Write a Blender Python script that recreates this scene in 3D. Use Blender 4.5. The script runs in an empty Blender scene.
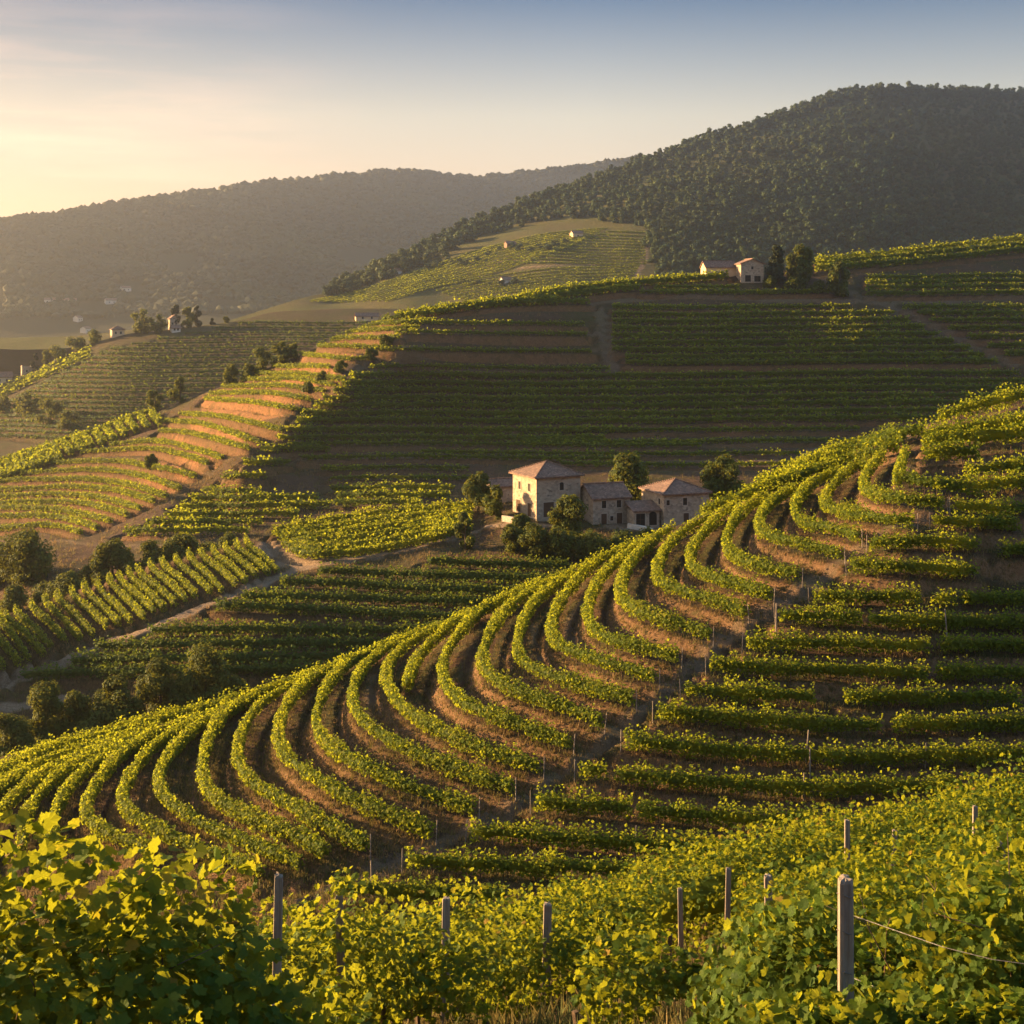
import bpy, bmesh, math, random
import numpy as np
from mathutils import kdtree

SC = bpy.context.scene
RNG = np.random.default_rng(7)
random.seed(7)
R = math.radians
# ------------------------------------------------------------------ camera
FPX, H0, CX = 1400.0, 300.0, 512.0          # focal length, horizon row, centre column of a 1024 px frame
cam = bpy.data.cameras.new('camera')
cam.sensor_width = 36.0
cam.lens = 36.0 * FPX / 1024.0
cam.shift_y = -(512.0 - H0) / 1024.0
cam.clip_start, cam.clip_end = 0.1, 30000.0
camo = bpy.data.objects.new('camera', cam)
camo.rotation_euler = (R(90), 0, 0)
SC.collection.objects.link(camo)
SC.camera = camo
# ------------------------------------------------------------------ sky, sun, exposure
SUN_AZ, SUN_EL = -72.0, 12.5                  # degrees from the view axis (left is minus), above the horizon
world = bpy.data.worlds.new('World')
SC.world = world
world.use_nodes = True
wn, wl = world.node_tree.nodes, world.node_tree.links
wn.clear()
w_out = wn.new('ShaderNodeOutputWorld')
w_bg = wn.new('ShaderNodeBackground')
w_sky = wn.new('ShaderNodeTexSky')
w_sky.sky_type = 'NISHITA'
w_sky.sun_disc = False
w_sky.sun_elevation = R(SUN_EL)
w_sky.sun_rotation = R(SUN_AZ)
w_sky.altitude = 200
w_sky.air_density = 1.2
w_sky.dust_density = 1.2
w_sky.ozone_density = 3.0
w_bg.inputs['Strength'].default_value = 0.070
# thin cirrus: streaks stretched along the horizon, only where the noise lets them through
w_tc = wn.new('ShaderNodeTexCoord')
w_map = wn.new('ShaderNodeMapping'); w_map.inputs['Scale'].default_value = (4.0, 4.0, 42.0)
w_map.inputs['Rotation'].default_value = (0.0, R(3), 0.0)
w_no = wn.new('ShaderNodeTexNoise'); w_no.inputs['Scale'].default_value = 1.0; w_no.inputs['Detail'].default_value = 6.0
w_no.inputs['Roughness'].default_value = 0.62
w_ra = wn.new('ShaderNodeValToRGB')
w_ra.color_ramp.elements[0].position = 0.47; w_ra.color_ramp.elements[0].color = (0, 0, 0, 1)
w_ra.color_ramp.elements[1].position = 0.72; w_ra.color_ramp.elements[1].color = (1, 1, 1, 1)
w_ml = wn.new('ShaderNodeMath'); w_ml.operation = 'MULTIPLY'; w_ml.inputs[1].default_value = 0.30
w_mx = wn.new('ShaderNodeMix'); w_mx.data_type = 'RGBA'; w_mx.blend_type = 'MIX'
w_mx.inputs[7].default_value = (9.0, 8.0, 6.6, 1)
wl.new(w_tc.outputs['Generated'], w_map.inputs['Vector'])
wl.new(w_map.outputs['Vector'], w_no.inputs['Vector'])
wl.new(w_no.outputs['Fac'], w_ra.inputs['Fac'])
wl.new(w_ra.outputs['Color'], w_ml.inputs[0])
w_sc = wn.new('ShaderNodeSeparateXYZ'); wl.new(w_tc.outputs['Generated'], w_sc.inputs[0])
w_mk = wn.new('ShaderNodeMapRange'); w_mk.inputs['From Min'].default_value = -0.10; w_mk.inputs['From Max'].default_value = -0.32
wl.new(w_sc.outputs['X'], w_mk.inputs['Value'])
w_m2 = wn.new('ShaderNodeMath'); w_m2.operation = 'MULTIPLY'
wl.new(w_ml.outputs[0], w_m2.inputs[0]); wl.new(w_mk.outputs[0], w_m2.inputs[1])
wl.new(w_m2.outputs[0], w_mx.inputs[0])
wl.new(w_sky.outputs['Color'], w_mx.inputs[6])
# the band near the horizon is warmer and dustier than the sky above it
w_sx = wn.new('ShaderNodeSeparateXYZ'); wl.new(w_tc.outputs['Generated'], w_sx.inputs[0])
w_gr = wn.new('ShaderNodeValToRGB')
_st = [(0.03, (1.36, 0.79, 0.66, 1)), (0.13, (1.15, 0.73, 0.56, 1)), (0.215, (0.20, 0.25, 0.325, 1)), (0.5, (1.5, 1.42, 1.28, 1))]
_el = w_gr.color_ramp.elements
while len(_el) < 4: _el.new(0.5)
for el_, (ps_, c_) in zip(_el, _st):
    el_.position = ps_; el_.color = c_
wl.new(w_sx.outputs['Z'], w_gr.inputs['Fac'])
w_mu = wn.new('ShaderNodeMix'); w_mu.data_type = 'RGBA'; w_mu.blend_type = 'MULTIPLY'; w_mu.inputs[0].default_value = 1.0
wl.new(w_mx.outputs[2], w_mu.inputs[6]); wl.new(w_gr.outputs['Color'], w_mu.inputs[7])
w_xr = wn.new('ShaderNodeMapRange'); w_xr.inputs['From Min'].default_value = -0.40; w_xr.inputs['From Max'].default_value = 0.05
w_xr.inputs['To Min'].default_value = 0.62; w_xr.inputs['To Max'].default_value = 1.0
wl.new(w_sx.outputs['X'], w_xr.inputs['Value'])
w_vm = wn.new('ShaderNodeVectorMath'); w_vm.operation = 'SCALE'
wl.new(w_mu.outputs[2], w_vm.inputs[0]); wl.new(w_xr.outputs[0], w_vm.inputs['Scale'])
wl.new(w_vm.outputs[0], w_bg.inputs['Color'])
wl.new(w_bg.outputs['Background'], w_out.inputs['Surface'])

sun = bpy.data.lights.new('sun', 'SUN')
sun.energy = 5.0
sun.angle = R(0.6)
sun.color = (1.0, 0.635, 0.29)
suno = bpy.data.objects.new('sun', sun)
suno.rotation_euler = (R(90 - SUN_EL), 0, R(180 - SUN_AZ))
SC.collection.objects.link(suno)
SUNV = np.array([math.sin(R(SUN_AZ)) * math.cos(R(SUN_EL)), math.cos(R(SUN_AZ)) * math.cos(R(SUN_EL)), math.sin(R(SUN_EL))])
from mathutils import Vector
suno.rotation_euler = Vector(SUNV).to_track_quat('Z', 'Y').to_euler()

SC.view_settings.view_transform = 'Standard'
SC.view_settings.look = 'None'
SC.view_settings.exposure = 2.32
SC.view_settings.gamma = 1.0
SC.render.engine = 'CYCLES'
SC.cycles.use_denoising = True
SC.cycles.max_bounces = 6
SC.cycles.diffuse_bounces = 3
SC.cycles.transmission_bounces = 4
SC.cycles.transparent_max_bounces = 4
SC.cycles.volume_bounces = 0
SC.cycles.caustics_reflective = False
SC.cycles.caustics_refractive = False
HAZE_DENSITY = 0.000118
HAZE_COLOR = (0.86, 0.92, 1.0, 1)
HAZE_ANISO = 0.79

# ------------------------------------------------------------------ small maths
def vnoise(x, y, seed=0):
    xi, yi = np.floor(x).astype(np.int64), np.floor(y).astype(np.int64)
    fx, fy = x - xi, y - yi
    fx, fy = fx * fx * (3 - 2 * fx), fy * fy * (3 - 2 * fy)
    def h(a, b):
        n = (a * 374761393 + b * 668265263 + seed * 2147483647) & 0xffffffff
        n = ((n ^ (n >> 13)) * 1274126177) & 0xffffffff
        return ((n ^ (n >> 16)) & 0xffff) / 65535.0
    return (h(xi, yi) * (1 - fx) + h(xi + 1, yi) * fx) * (1 - fy) + (h(xi, yi + 1) * (1 - fx) + h(xi + 1, yi + 1) * fx) * fy

def fbm(x, y, octs=3, seed=0):
    s, a, t = 0.0, 1.0, 0.0
    for k in range(octs):
        s = s + a * (vnoise(x * 2 ** k, y * 2 ** k, seed + k) - 0.5); t += a; a *= 0.5
    return s / t * 2

def sstep(a, b, x):
    t = np.clip((x - a) / (b - a), 0, 1)
    return t * t * (3 - 2 * t)

class TPS:
    def __init__(s, P, v):
        s.P = np.array(P, float) / 300.0
        n = len(s.P); K = s.k(s.P); A = np.zeros((n + 3, n + 3))
        A[:n, :n] = K + np.eye(n) * 2e-3
        A[:n, n] = 1; A[:n, n + 1:] = s.P; A[n, :n] = 1; A[n + 1:, :n] = s.P.T
        s.w = np.linalg.solve(A, np.concatenate([v, [0, 0, 0]]))
    def k(s, Q):
        d2 = ((Q[:, None, :] - s.P[None]) ** 2).sum(-1)
        return 0.5 * d2 * np.log(np.maximum(d2, 1e-12))
    def __call__(s, px, py):
        Q = np.stack([np.ravel(px), np.ravel(py)], -1) / 300.0
        out = np.empty(len(Q)); n = len(s.P)
        for i in range(0, len(Q), 20000):
            q = Q[i:i + 20000]
            out[i:i + 20000] = s.k(q) @ s.w[:n] + s.w[n] + q @ s.w[n + 1:]
        return out.reshape(np.shape(px))

# ------------------------------------------------------------------ mesh helpers
def mesh_np(name, V, faces_list, mat, attrs=None, smooth=False, parent=None, link=True):
    """faces_list: arrays (n,3) or (n,4) of vertex numbers; attrs: {name: per-vertex floats}"""
    me = bpy.data.meshes.new(name)
    V = np.asarray(V, np.float32)
    me.vertices.add(len(V)); me.vertices.foreach_set('co', V.ravel())
    faces_list = [np.asarray(f, np.int32) for f in faces_list if len(f)]
    idx = np.concatenate([f.ravel() for f in faces_list])
    tot = np.concatenate([np.full(len(f), f.shape[1], np.int32) for f in faces_list])
    start = np.concatenate([[0], np.cumsum(tot)[:-1]]).astype(np.int32)
    me.loops.add(len(idx)); me.loops.foreach_set('vertex_index', idx)
    me.polygons.add(len(tot)); me.polygons.foreach_set('loop_start', start)
    me.polygons.foreach_set('loop_total', tot)
    me.polygons.foreach_set('use_smooth', np.full(len(tot), bool(smooth)))
    for k, a in (attrs or {}).items():
        at = me.attributes.new(k, 'FLOAT', 'POINT'); at.data.foreach_set('value', np.asarray(a, np.float32))
    me.update(calc_edges=True)
    me.materials.append(mat)
    o = bpy.data.objects.new(name, me)
    if link: SC.collection.objects.link(o)
    if parent is not None: o.parent = parent
    return o

def tag(o, label=None, cat=None, group=None, kind=None):
    if label: o['label'] = label
    if cat: o['category'] = cat
    if group: o['group'] = group
    if kind: o['kind'] = kind
    return o

def empty(name, loc, label=None, cat=None, group=None, rz=0.0):
    o = bpy.data.objects.new(name, None); SC.collection.objects.link(o)
    o.location = loc; o.rotation_euler = (0, 0, rz); o.empty_display_size = 0.2
    return tag(o, label, cat, group)

def dup(root, loc, rz=0.0, scale=(1, 1, 1), label=None, cat=None, group=None):
    r = root.copy(); SC.collection.objects.link(r)
    r.location = loc; r.rotation_euler = (0, 0, rz); r.scale = scale
    if label: r['label'] = label
    if group: r['group'] = group
    for ch in list(root.children):
        c = ch.copy(); SC.collection.objects.link(c); c.parent = r
        for g in ch.children:
            d = g.copy(); SC.collection.objects.link(d); d.parent = c
    return r

class MB:
    """collects boxes, prisms and tubes into one mesh"""
    def __init__(s): s.V, s.Q, s.T = [], [], []
    def add(s, V, faces):
        b = len(s.V); s.V += [tuple(v) for v in V]
        for f in faces:
            (s.Q if len(f) == 4 else s.T).append([b + i for i in f])
    def box(s, x0, y0, z0, x1, y1, z1):
        s.add([(x0, y0, z0), (x1, y0, z0), (x1, y1, z0), (x0, y1, z0), (x0, y0, z1), (x1, y0, z1), (x1, y1, z1), (x0, y1, z1)],
              [(0, 3, 2, 1), (4, 5, 6, 7), (0, 1, 5, 4), (1, 2, 6, 5), (2, 3, 7, 6), (3, 0, 4, 7)])
    def tube(s, pts, rad, n=6, cap=True):
        pts = [np.array(p, float) for p in pts]; V = []
        for i, p in enumerate(pts):
            t = pts[min(i + 1, len(pts) - 1)] - pts[max(i - 1, 0)]; t /= np.linalg.norm(t) + 1e-9
            a = np.cross(t, (0, 0, 1) if abs(t[2]) < .9 else (1, 0, 0)); a /= np.linalg.norm(a); b = np.cross(t, a)
            for k in range(n):
                q = 2 * math.pi * k / n
                V.append(p + rad[i] * (math.cos(q) * a + math.sin(q) * b))
        Fs = [(i * n + k, i * n + (k + 1) % n, (i + 1) * n + (k + 1) % n, (i + 1) * n + k) for i in range(len(pts) - 1) for k in range(n)]
        if cap:
            V.append(pts[-1] ); c = len(V) - 1; m = (len(pts) - 1) * n
            Fs += [(m + k, m + (k + 1) % n, c) for k in range(n)]
        s.add(V, Fs)
    def build(s, name, mat, parent=None, smooth=False, link=True):
        return mesh_np(name, np.array(s.V), [f for f in (np.array(s.Q), np.array(s.T)) if len(f)], mat, smooth=smooth, parent=parent, link=link)

ONES = 'first second third fourth fifth sixth seventh eighth ninth tenth eleventh twelfth thirteenth fourteenth fifteenth sixteenth seventeenth eighteenth nineteenth'.split()
TENS = {2: 'twenty', 3: 'thirty', 4: 'forty', 5: 'fifty'}
def ordw(n):
    if n <= 19: return ONES[n - 1]
    t, u = divmod(n, 10)
    return {2: 'twentieth', 3: 'thirtieth', 4: 'fortieth', 5: 'fiftieth'}[t] if u == 0 else TENS[t] + '-' + ONES[u - 1]

# ------------------------------------------------------------------ materials
class NT:
    def __init__(s, name):
        s.m = bpy.data.materials.new(name); s.m.use_nodes = True
        s.t = s.m.node_tree; s.n = s.t.nodes; s.n.clear()
        s.out = s.n.new('ShaderNodeOutputMaterial')
    def new(s, t, **kw):
        nd = s.n.new(t)
        for k, v in kw.items(): setattr(nd, k, v)
        return nd
    def link(s, a, b): s.t.links.new(a, b)
    def pos(s): return s.new('ShaderNodeNewGeometry').outputs['Position']
    def attr(s, name): return s.new('ShaderNodeAttribute', attribute_name=name).outputs['Fac']
    def noise(s, scale, detail=4, rough=0.55, vec=None):
        n = s.new('ShaderNodeTexNoise'); n.inputs['Scale'].default_value = scale
        n.inputs['Detail'].default_value = detail; n.inputs['Roughness'].default_value = rough
        s.link(vec if vec is not None else s.pos(), n.inputs['Vector']); return n.outputs['Fac']
    def ramp(s, fac, stops, interp='LINEAR'):
        r = s.new('ShaderNodeValToRGB'); r.color_ramp.interpolation = interp
        e = r.color_ramp.elements
        while len(e) < len(stops): e.new(0.5)
        for el, (p, c) in zip(e, stops):
            el.position = p; el.color = (c, c, c, 1) if isinstance(c, (int, float)) else (*c, 1)
        s.link(fac, r.inputs['Fac']); return r.outputs['Color']
    def mix(s, fac, a, b, mode='MIX'):
        m = s.new('ShaderNodeMix', data_type='RGBA', blend_type=mode)
        for sock, v in ((m.inputs[0], fac), (m.inputs[6], a), (m.inputs[7], b)):
            if hasattr(v, 'is_output'): s.link(v, sock)
            else: sock.default_value = v if isinstance(v, (int, float)) else (*v, 1)
        return m.outputs[2]
    def math(s, op, a, b=0.0):
        m = s.new('ShaderNodeMath', operation=op)
        for sock, v in ((m.inputs[0], a), (m.inputs[1], b)):
            if hasattr(v, 'is_output'): s.link(v, sock)
            else: sock.default_value = v
        return m.outputs[0]
    def bump(s, h, strength=0.5, dist=0.1):
        b = s.new('ShaderNodeBump'); b.inputs['Strength'].default_value = strength; b.inputs['Distance'].default_value = dist
        s.link(h, b.inputs['Height']); return b.outputs['Normal']
    def principled(s, col, rough=0.85, spec=0.2, normal=None):
        p = s.new('ShaderNodeBsdfPrincipled')
        if hasattr(col, 'is_output'): s.link(col, p.inputs['Base Color'])
        else: p.inputs['Base Color'].default_value = (*col, 1)
        p.inputs['Roughness'].default_value = rough
        p.inputs['Specular IOR Level'].default_value = spec
        if normal is not None: s.link(normal, p.inputs['Normal'])
        return p.outputs[0]
    def done(s, sh): s.link(sh, s.out.inputs['Surface']); return s.m

def leaf_mat(name, stops, trans=(0.30, 0.30, 0.02), amt=0.4, big=None, rough=0.65):
    """leaves: the 'tint' of each leaf picks its green; part of the light passes through the blade"""
    t = NT(name)
    col = t.ramp(t.attr('tint'), stops)
    if big: col = t.mix(t.ramp(t.noise(big, 3), [(0.35, 0.0), (0.7, 1.0)]), col, t.mix(0.35, col, (0.11, 0.10, 0.02)))
    p = t.principled(col, rough, 0.10)
    tr = t.new('ShaderNodeBsdfTranslucent')
    t.link(t.mix(0.6, col, trans), tr.inputs['Color'])
    mx = t.new('ShaderNodeMixShader'); mx.inputs[0].default_value = amt
    t.link(p, mx.inputs[1]); t.link(tr.outputs[0], mx.inputs[2])
    return t.done(mx.outputs[0])

M = {}
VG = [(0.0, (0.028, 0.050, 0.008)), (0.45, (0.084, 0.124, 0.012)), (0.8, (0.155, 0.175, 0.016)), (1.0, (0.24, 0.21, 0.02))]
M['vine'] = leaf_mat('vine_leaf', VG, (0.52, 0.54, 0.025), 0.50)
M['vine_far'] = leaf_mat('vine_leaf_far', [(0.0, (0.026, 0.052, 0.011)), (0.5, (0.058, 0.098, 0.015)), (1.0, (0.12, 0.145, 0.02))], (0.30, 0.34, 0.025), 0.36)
M['vine_near'] = leaf_mat('vine_leaf_near', [(0.0, (0.022, 0.048, 0.009)), (0.5, (0.048, 0.090, 0.012)), (0.85, (0.095, 0.130, 0.014)), (0.97, (0.17, 0.17, 0.02)), (1.0, (0.22, 0.14, 0.02))], (0.48, 0.48, 0.02), 0.43)
M['tree'] = leaf_mat('tree_leaf', [(0.0, (0.026, 0.036, 0.009)), (0.5, (0.062, 0.088, 0.015)), (1.0, (0.13, 0.135, 0.02))], (0.30, 0.28, 0.02), 0.32)
M['conifer'] = leaf_mat('conifer_leaf', [(0.0, (0.014, 0.022, 0.010)), (1.0, (0.035, 0.045, 0.016))], (0.08, 0.08, 0.02), 0.1)
M['forest_far'] = leaf_mat('far_forest_leaf', [(0.0, (0.014, 0.020, 0.009)), (1.0, (0.030, 0.036, 0.016))], (0.05, 0.05, 0.02), 0.05, big=0.004)
M['forest'] = leaf_mat('forest_leaf', [(0.0, (0.011, 0.032, 0.014)), (0.5, (0.025, 0.060, 0.023)), (1.0, (0.062, 0.092, 0.026))], (0.14, 0.15, 0.03), 0.15, big=0.006)

def ground_mat(name, soil1, soil2, grass1, grass2, sc, grass_bias=0.5, bank=None, fine=1.0):
    """bare earth with patches of grass; 'bank' = steep bare terrace faces, 'path' = trodden track"""
    t = NT(name)
    soil = t.mix(t.ramp(t.noise(sc * 6, 6, 0.65), [(0.3, 0.0), (0.7, 1.0)]), soil1, soil2)
    grass = t.mix(t.ramp(t.noise(sc * 14, 5, 0.7), [(0.3, 0.0), (0.7, 1.0)]), grass1, grass2)
    f = t.ramp(t.noise(sc, 5, 0.6), [(grass_bias - 0.12, 0.0), (grass_bias + 0.12, 1.0)])
    g2 = t.ramp(t.noise(sc * 9, 4, 0.7), [(0.35, 0.0), (0.6, 1.0)])
    f = t.math('MULTIPLY', f, t.math('ADD', t.math('MULTIPLY', g2, 0.6), 0.4))
    f = t.math('MAXIMUM', f, t.math('MULTIPLY', t.attr('grass'), t.math('ADD', t.math('MULTIPLY', g2, 0.5), 0.5)))
    col = t.mix(f, soil, grass)
    bk = bank or (0.30, 0.17, 0.085)
    bcol = t.mix(t.ramp(t.noise(sc * 20, 5, 0.7), [(0.35, 0.0), (0.68, 1.0)]), bk, tuple(0.62 * c for c in bk))
    bcol = t.mix(t.ramp(t.noise(sc * 5, 4, 0.6), [(0.52, 0.0), (0.68, 0.6)]), bcol, grass1)
    col = t.mix(t.attr('bank'), col, bcol)
    pcol = t.mix(t.ramp(t.noise(sc * 25, 5, 0.7), [(0.35, 0.0), (0.68, 1.0)]), (0.34, 0.25, 0.17), (0.22, 0.15, 0.09))
    col = t.mix(t.attr('path'), col, pcol)
    col = t.mix(t.ramp(t.noise(sc * 60, 5, 0.75), [(0.38, 0.55), (0.62, 0.0)]), col, (0.045, 0.03, 0.02))
    h = t.noise(sc * 26 * fine, 8, 0.8)
    return t.done(t.principled(col, 0.95, 0.08, t.bump(h, 1.0, 0.35 / sc * 0.16)))

S1, S2 = (0.130, 0.072, 0.040), (0.064, 0.038, 0.024)
G1, G2 = (0.045, 0.062, 0.016), (0.095, 0.090, 0.028)
M['g_near'] = ground_mat('slope_earth_near', (0.13, 0.075, 0.038), (0.07, 0.042, 0.024), G1, (0.11, 0.09, 0.03), 0.5, 0.5, bank=(0.22, 0.13, 0.06))
M['g_spur'] = ground_mat('terrace_earth', S1, S2, (0.035, 0.060, 0.014), G2, 0.28, 0.56)
M['g_mid'] = ground_mat('valley_earth', S1, S2, G1, G2, 0.14, 0.50)
M['g_hill'] = ground_mat('hill_earth', (0.14, 0.085, 0.052), (0.085, 0.054, 0.034), G1, (0.10, 0.092, 0.03), 0.07, 0.55, bank=(0.40, 0.20, 0.09))
M['g_ridge'] = ground_mat('ridge_earth', (0.13, 0.09, 0.05), S2, (0.05, 0.062, 0.02), (0.10, 0.095, 0.03), 0.04, 0.45)
M['g_far'] = ground_mat('far_hill_meadow', (0.15, 0.12, 0.05), (0.10, 0.085, 0.03), (0.075, 0.095, 0.022), (0.125, 0.13, 0.034), 0.018, 0.40)
M['g_forest'] = ground_mat('far_forest_floor', (0.05, 0.05, 0.022), (0.035, 0.042, 0.018), (0.028, 0.042, 0.015), (0.05, 0.056, 0.02), 0.012, 0.4)

def simple(name, c1, c2, scale, rough=0.85, spec=0.2, bump=0.3, dist=0.02):
    t = NT(name)
    n = t.noise(scale, 6, 0.65)
    return t.done(t.principled(t.mix(t.ramp(n, [(0.3, 0.0), (0.7, 1.0)]), c1, c2), rough, spec, t.bump(n, bump, dist)))
M['bark'] = simple('bark', (0.10, 0.07, 0.045), (0.045, 0.032, 0.022), 9)
M['cane'] = simple('vine_wood', (0.13, 0.085, 0.05), (0.06, 0.04, 0.025), 12)
M['wire'] = simple('galvanised_wire', (0.12, 0.11, 0.10), (0.07, 0.06, 0.05), 30, 0.4, 0.5)
M['dark'] = simple('painted_opening_shade', (0.018, 0.014, 0.011), (0.010, 0.008, 0.007), 3, 0.7)  # near-black colour stands in for the shade inside openings
M['shutter'] = simple('brown_shutter_wood', (0.10, 0.055, 0.032), (0.06, 0.034, 0.02), 10)
M['frame'] = simple('pale_stone_surround', (0.42, 0.34, 0.26), (0.32, 0.25, 0.19), 8)
M['white'] = simple('white_render', (0.62, 0.55, 0.46), (0.50, 0.44, 0.37), 1.5)
M['cream'] = simple('cream_render', (0.60, 0.44, 0.26), (0.50, 0.36, 0.22), 0.8)
M['rockm'] = simple('weathered_limestone', (0.38, 0.32, 0.26), (0.22, 0.18, 0.14), 3, bump=0.7, dist=0.1)
def post_wood():
    t = NT('weathered_post_wood')
    mp = t.new('ShaderNodeMapping'); mp.inputs['Scale'].default_value = (34, 34, 2.2)
    t.link(t.pos(), mp.inputs['Vector'])
    n = t.noise(1.0, 6, 0.7, mp.outputs[0]); n2 = t.noise(4.0, 4, 0.6)
    c = t.mix(t.ramp(n, [(0.3, 0.0), (0.7, 1.0)]), (0.30, 0.255, 0.21), (0.13, 0.105, 0.085))
    c = t.mix(t.ramp(n2, [(0.45, 0.0), (0.75, 0.5)]), c, (0.16, 0.10, 0.06))
    return t.done(t.principled(c, 0.9, 0.15, t.bump(n, 0.7, 0.01)))
M['post'] = post_wood()
def stone():
    t = NT('rubble_stone_wall')
    v = t.new('ShaderNodeTexVoronoi'); v.feature = 'F1'; v.inputs['Scale'].default_value = 1.9
    mp = t.new('ShaderNodeMapping'); mp.inputs['Scale'].default_value = (1, 1, 1.7)
    t.link(t.pos(), mp.inputs['Vector']); t.link(mp.outputs[0], v.inputs['Vector'])
    c = t.ramp(v.outputs['Color'], [(0.1, (0.24, 0.185, 0.135)), (0.5, (0.42, 0.335, 0.245)), (0.9, (0.17, 0.13, 0.095))])
    c = t.mix(t.ramp(t.noise(0.55, 5, 0.6), [(0.40, 0.0), (0.66, 0.75)]), c, (0.37, 0.275, 0.185))
    c = t.mix(t.ramp(t.noise(1.3, 6, 0.7), [(0.55, 0.0), (0.75, 0.6)]), c, (0.14, 0.10, 0.07))
    return t.done(t.principled(c, 0.92, 0.1, t.bump(v.outputs['Distance'], 0.6, 0.06)))
M['stone'] = stone()
def tiles():
    t = NT('terracotta_roof_tiles')
    mp = t.new('ShaderNodeTexCoord')
    v = t.new('ShaderNodeTexVoronoi'); v.inputs['Scale'].default_value = 3.2
    t.link(t.pos(), v.inputs['Vector'])
    w = t.new('ShaderNodeTexWave', wave_type='BANDS', bands_direction='X')
    w.inputs['Scale'].default_value = 1.3; w.inputs['Distortion'].default_value = 0.4
    t.link(mp.outputs['Object'], w.inputs['Vector'])
    c = t.ramp(v.outputs['Color'], [(0.05, (0.12, 0.08, 0.062)), (0.45, (0.20, 0.118, 0.086)), (0.95, (0.30, 0.19, 0.135))])
    c = t.mix(t.ramp(t.noise(0.9, 5, 0.65), [(0.45, 0.0), (0.7, 0.65)]), c, (0.13, 0.09, 0.068))
    return t.done(t.principled(c, 0.85, 0.2, t.bump(w.outputs['Fac'], 0.9, 0.12)))
M['tile'] = tiles()

# ------------------------------------------------------------------ terrain layers
def curve(pts, smooth=40):
    pts = np.array(sorted(pts), float)
    g = np.arange(-420, 1450, 2.0)
    y = np.interp(g, pts[:, 0], pts[:, 1])
    k = max(1, int(smooth / 2)); ker = np.hanning(2 * k + 3)[1:-1]; ker /= ker.sum()
    ypad = np.concatenate([np.full(k, y[0]), y, np.full(k, y[-1])])
    y = np.convolve(ypad, ker, 'same')[k:-k]
    return lambda px: np.interp(px, g, y)

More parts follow.
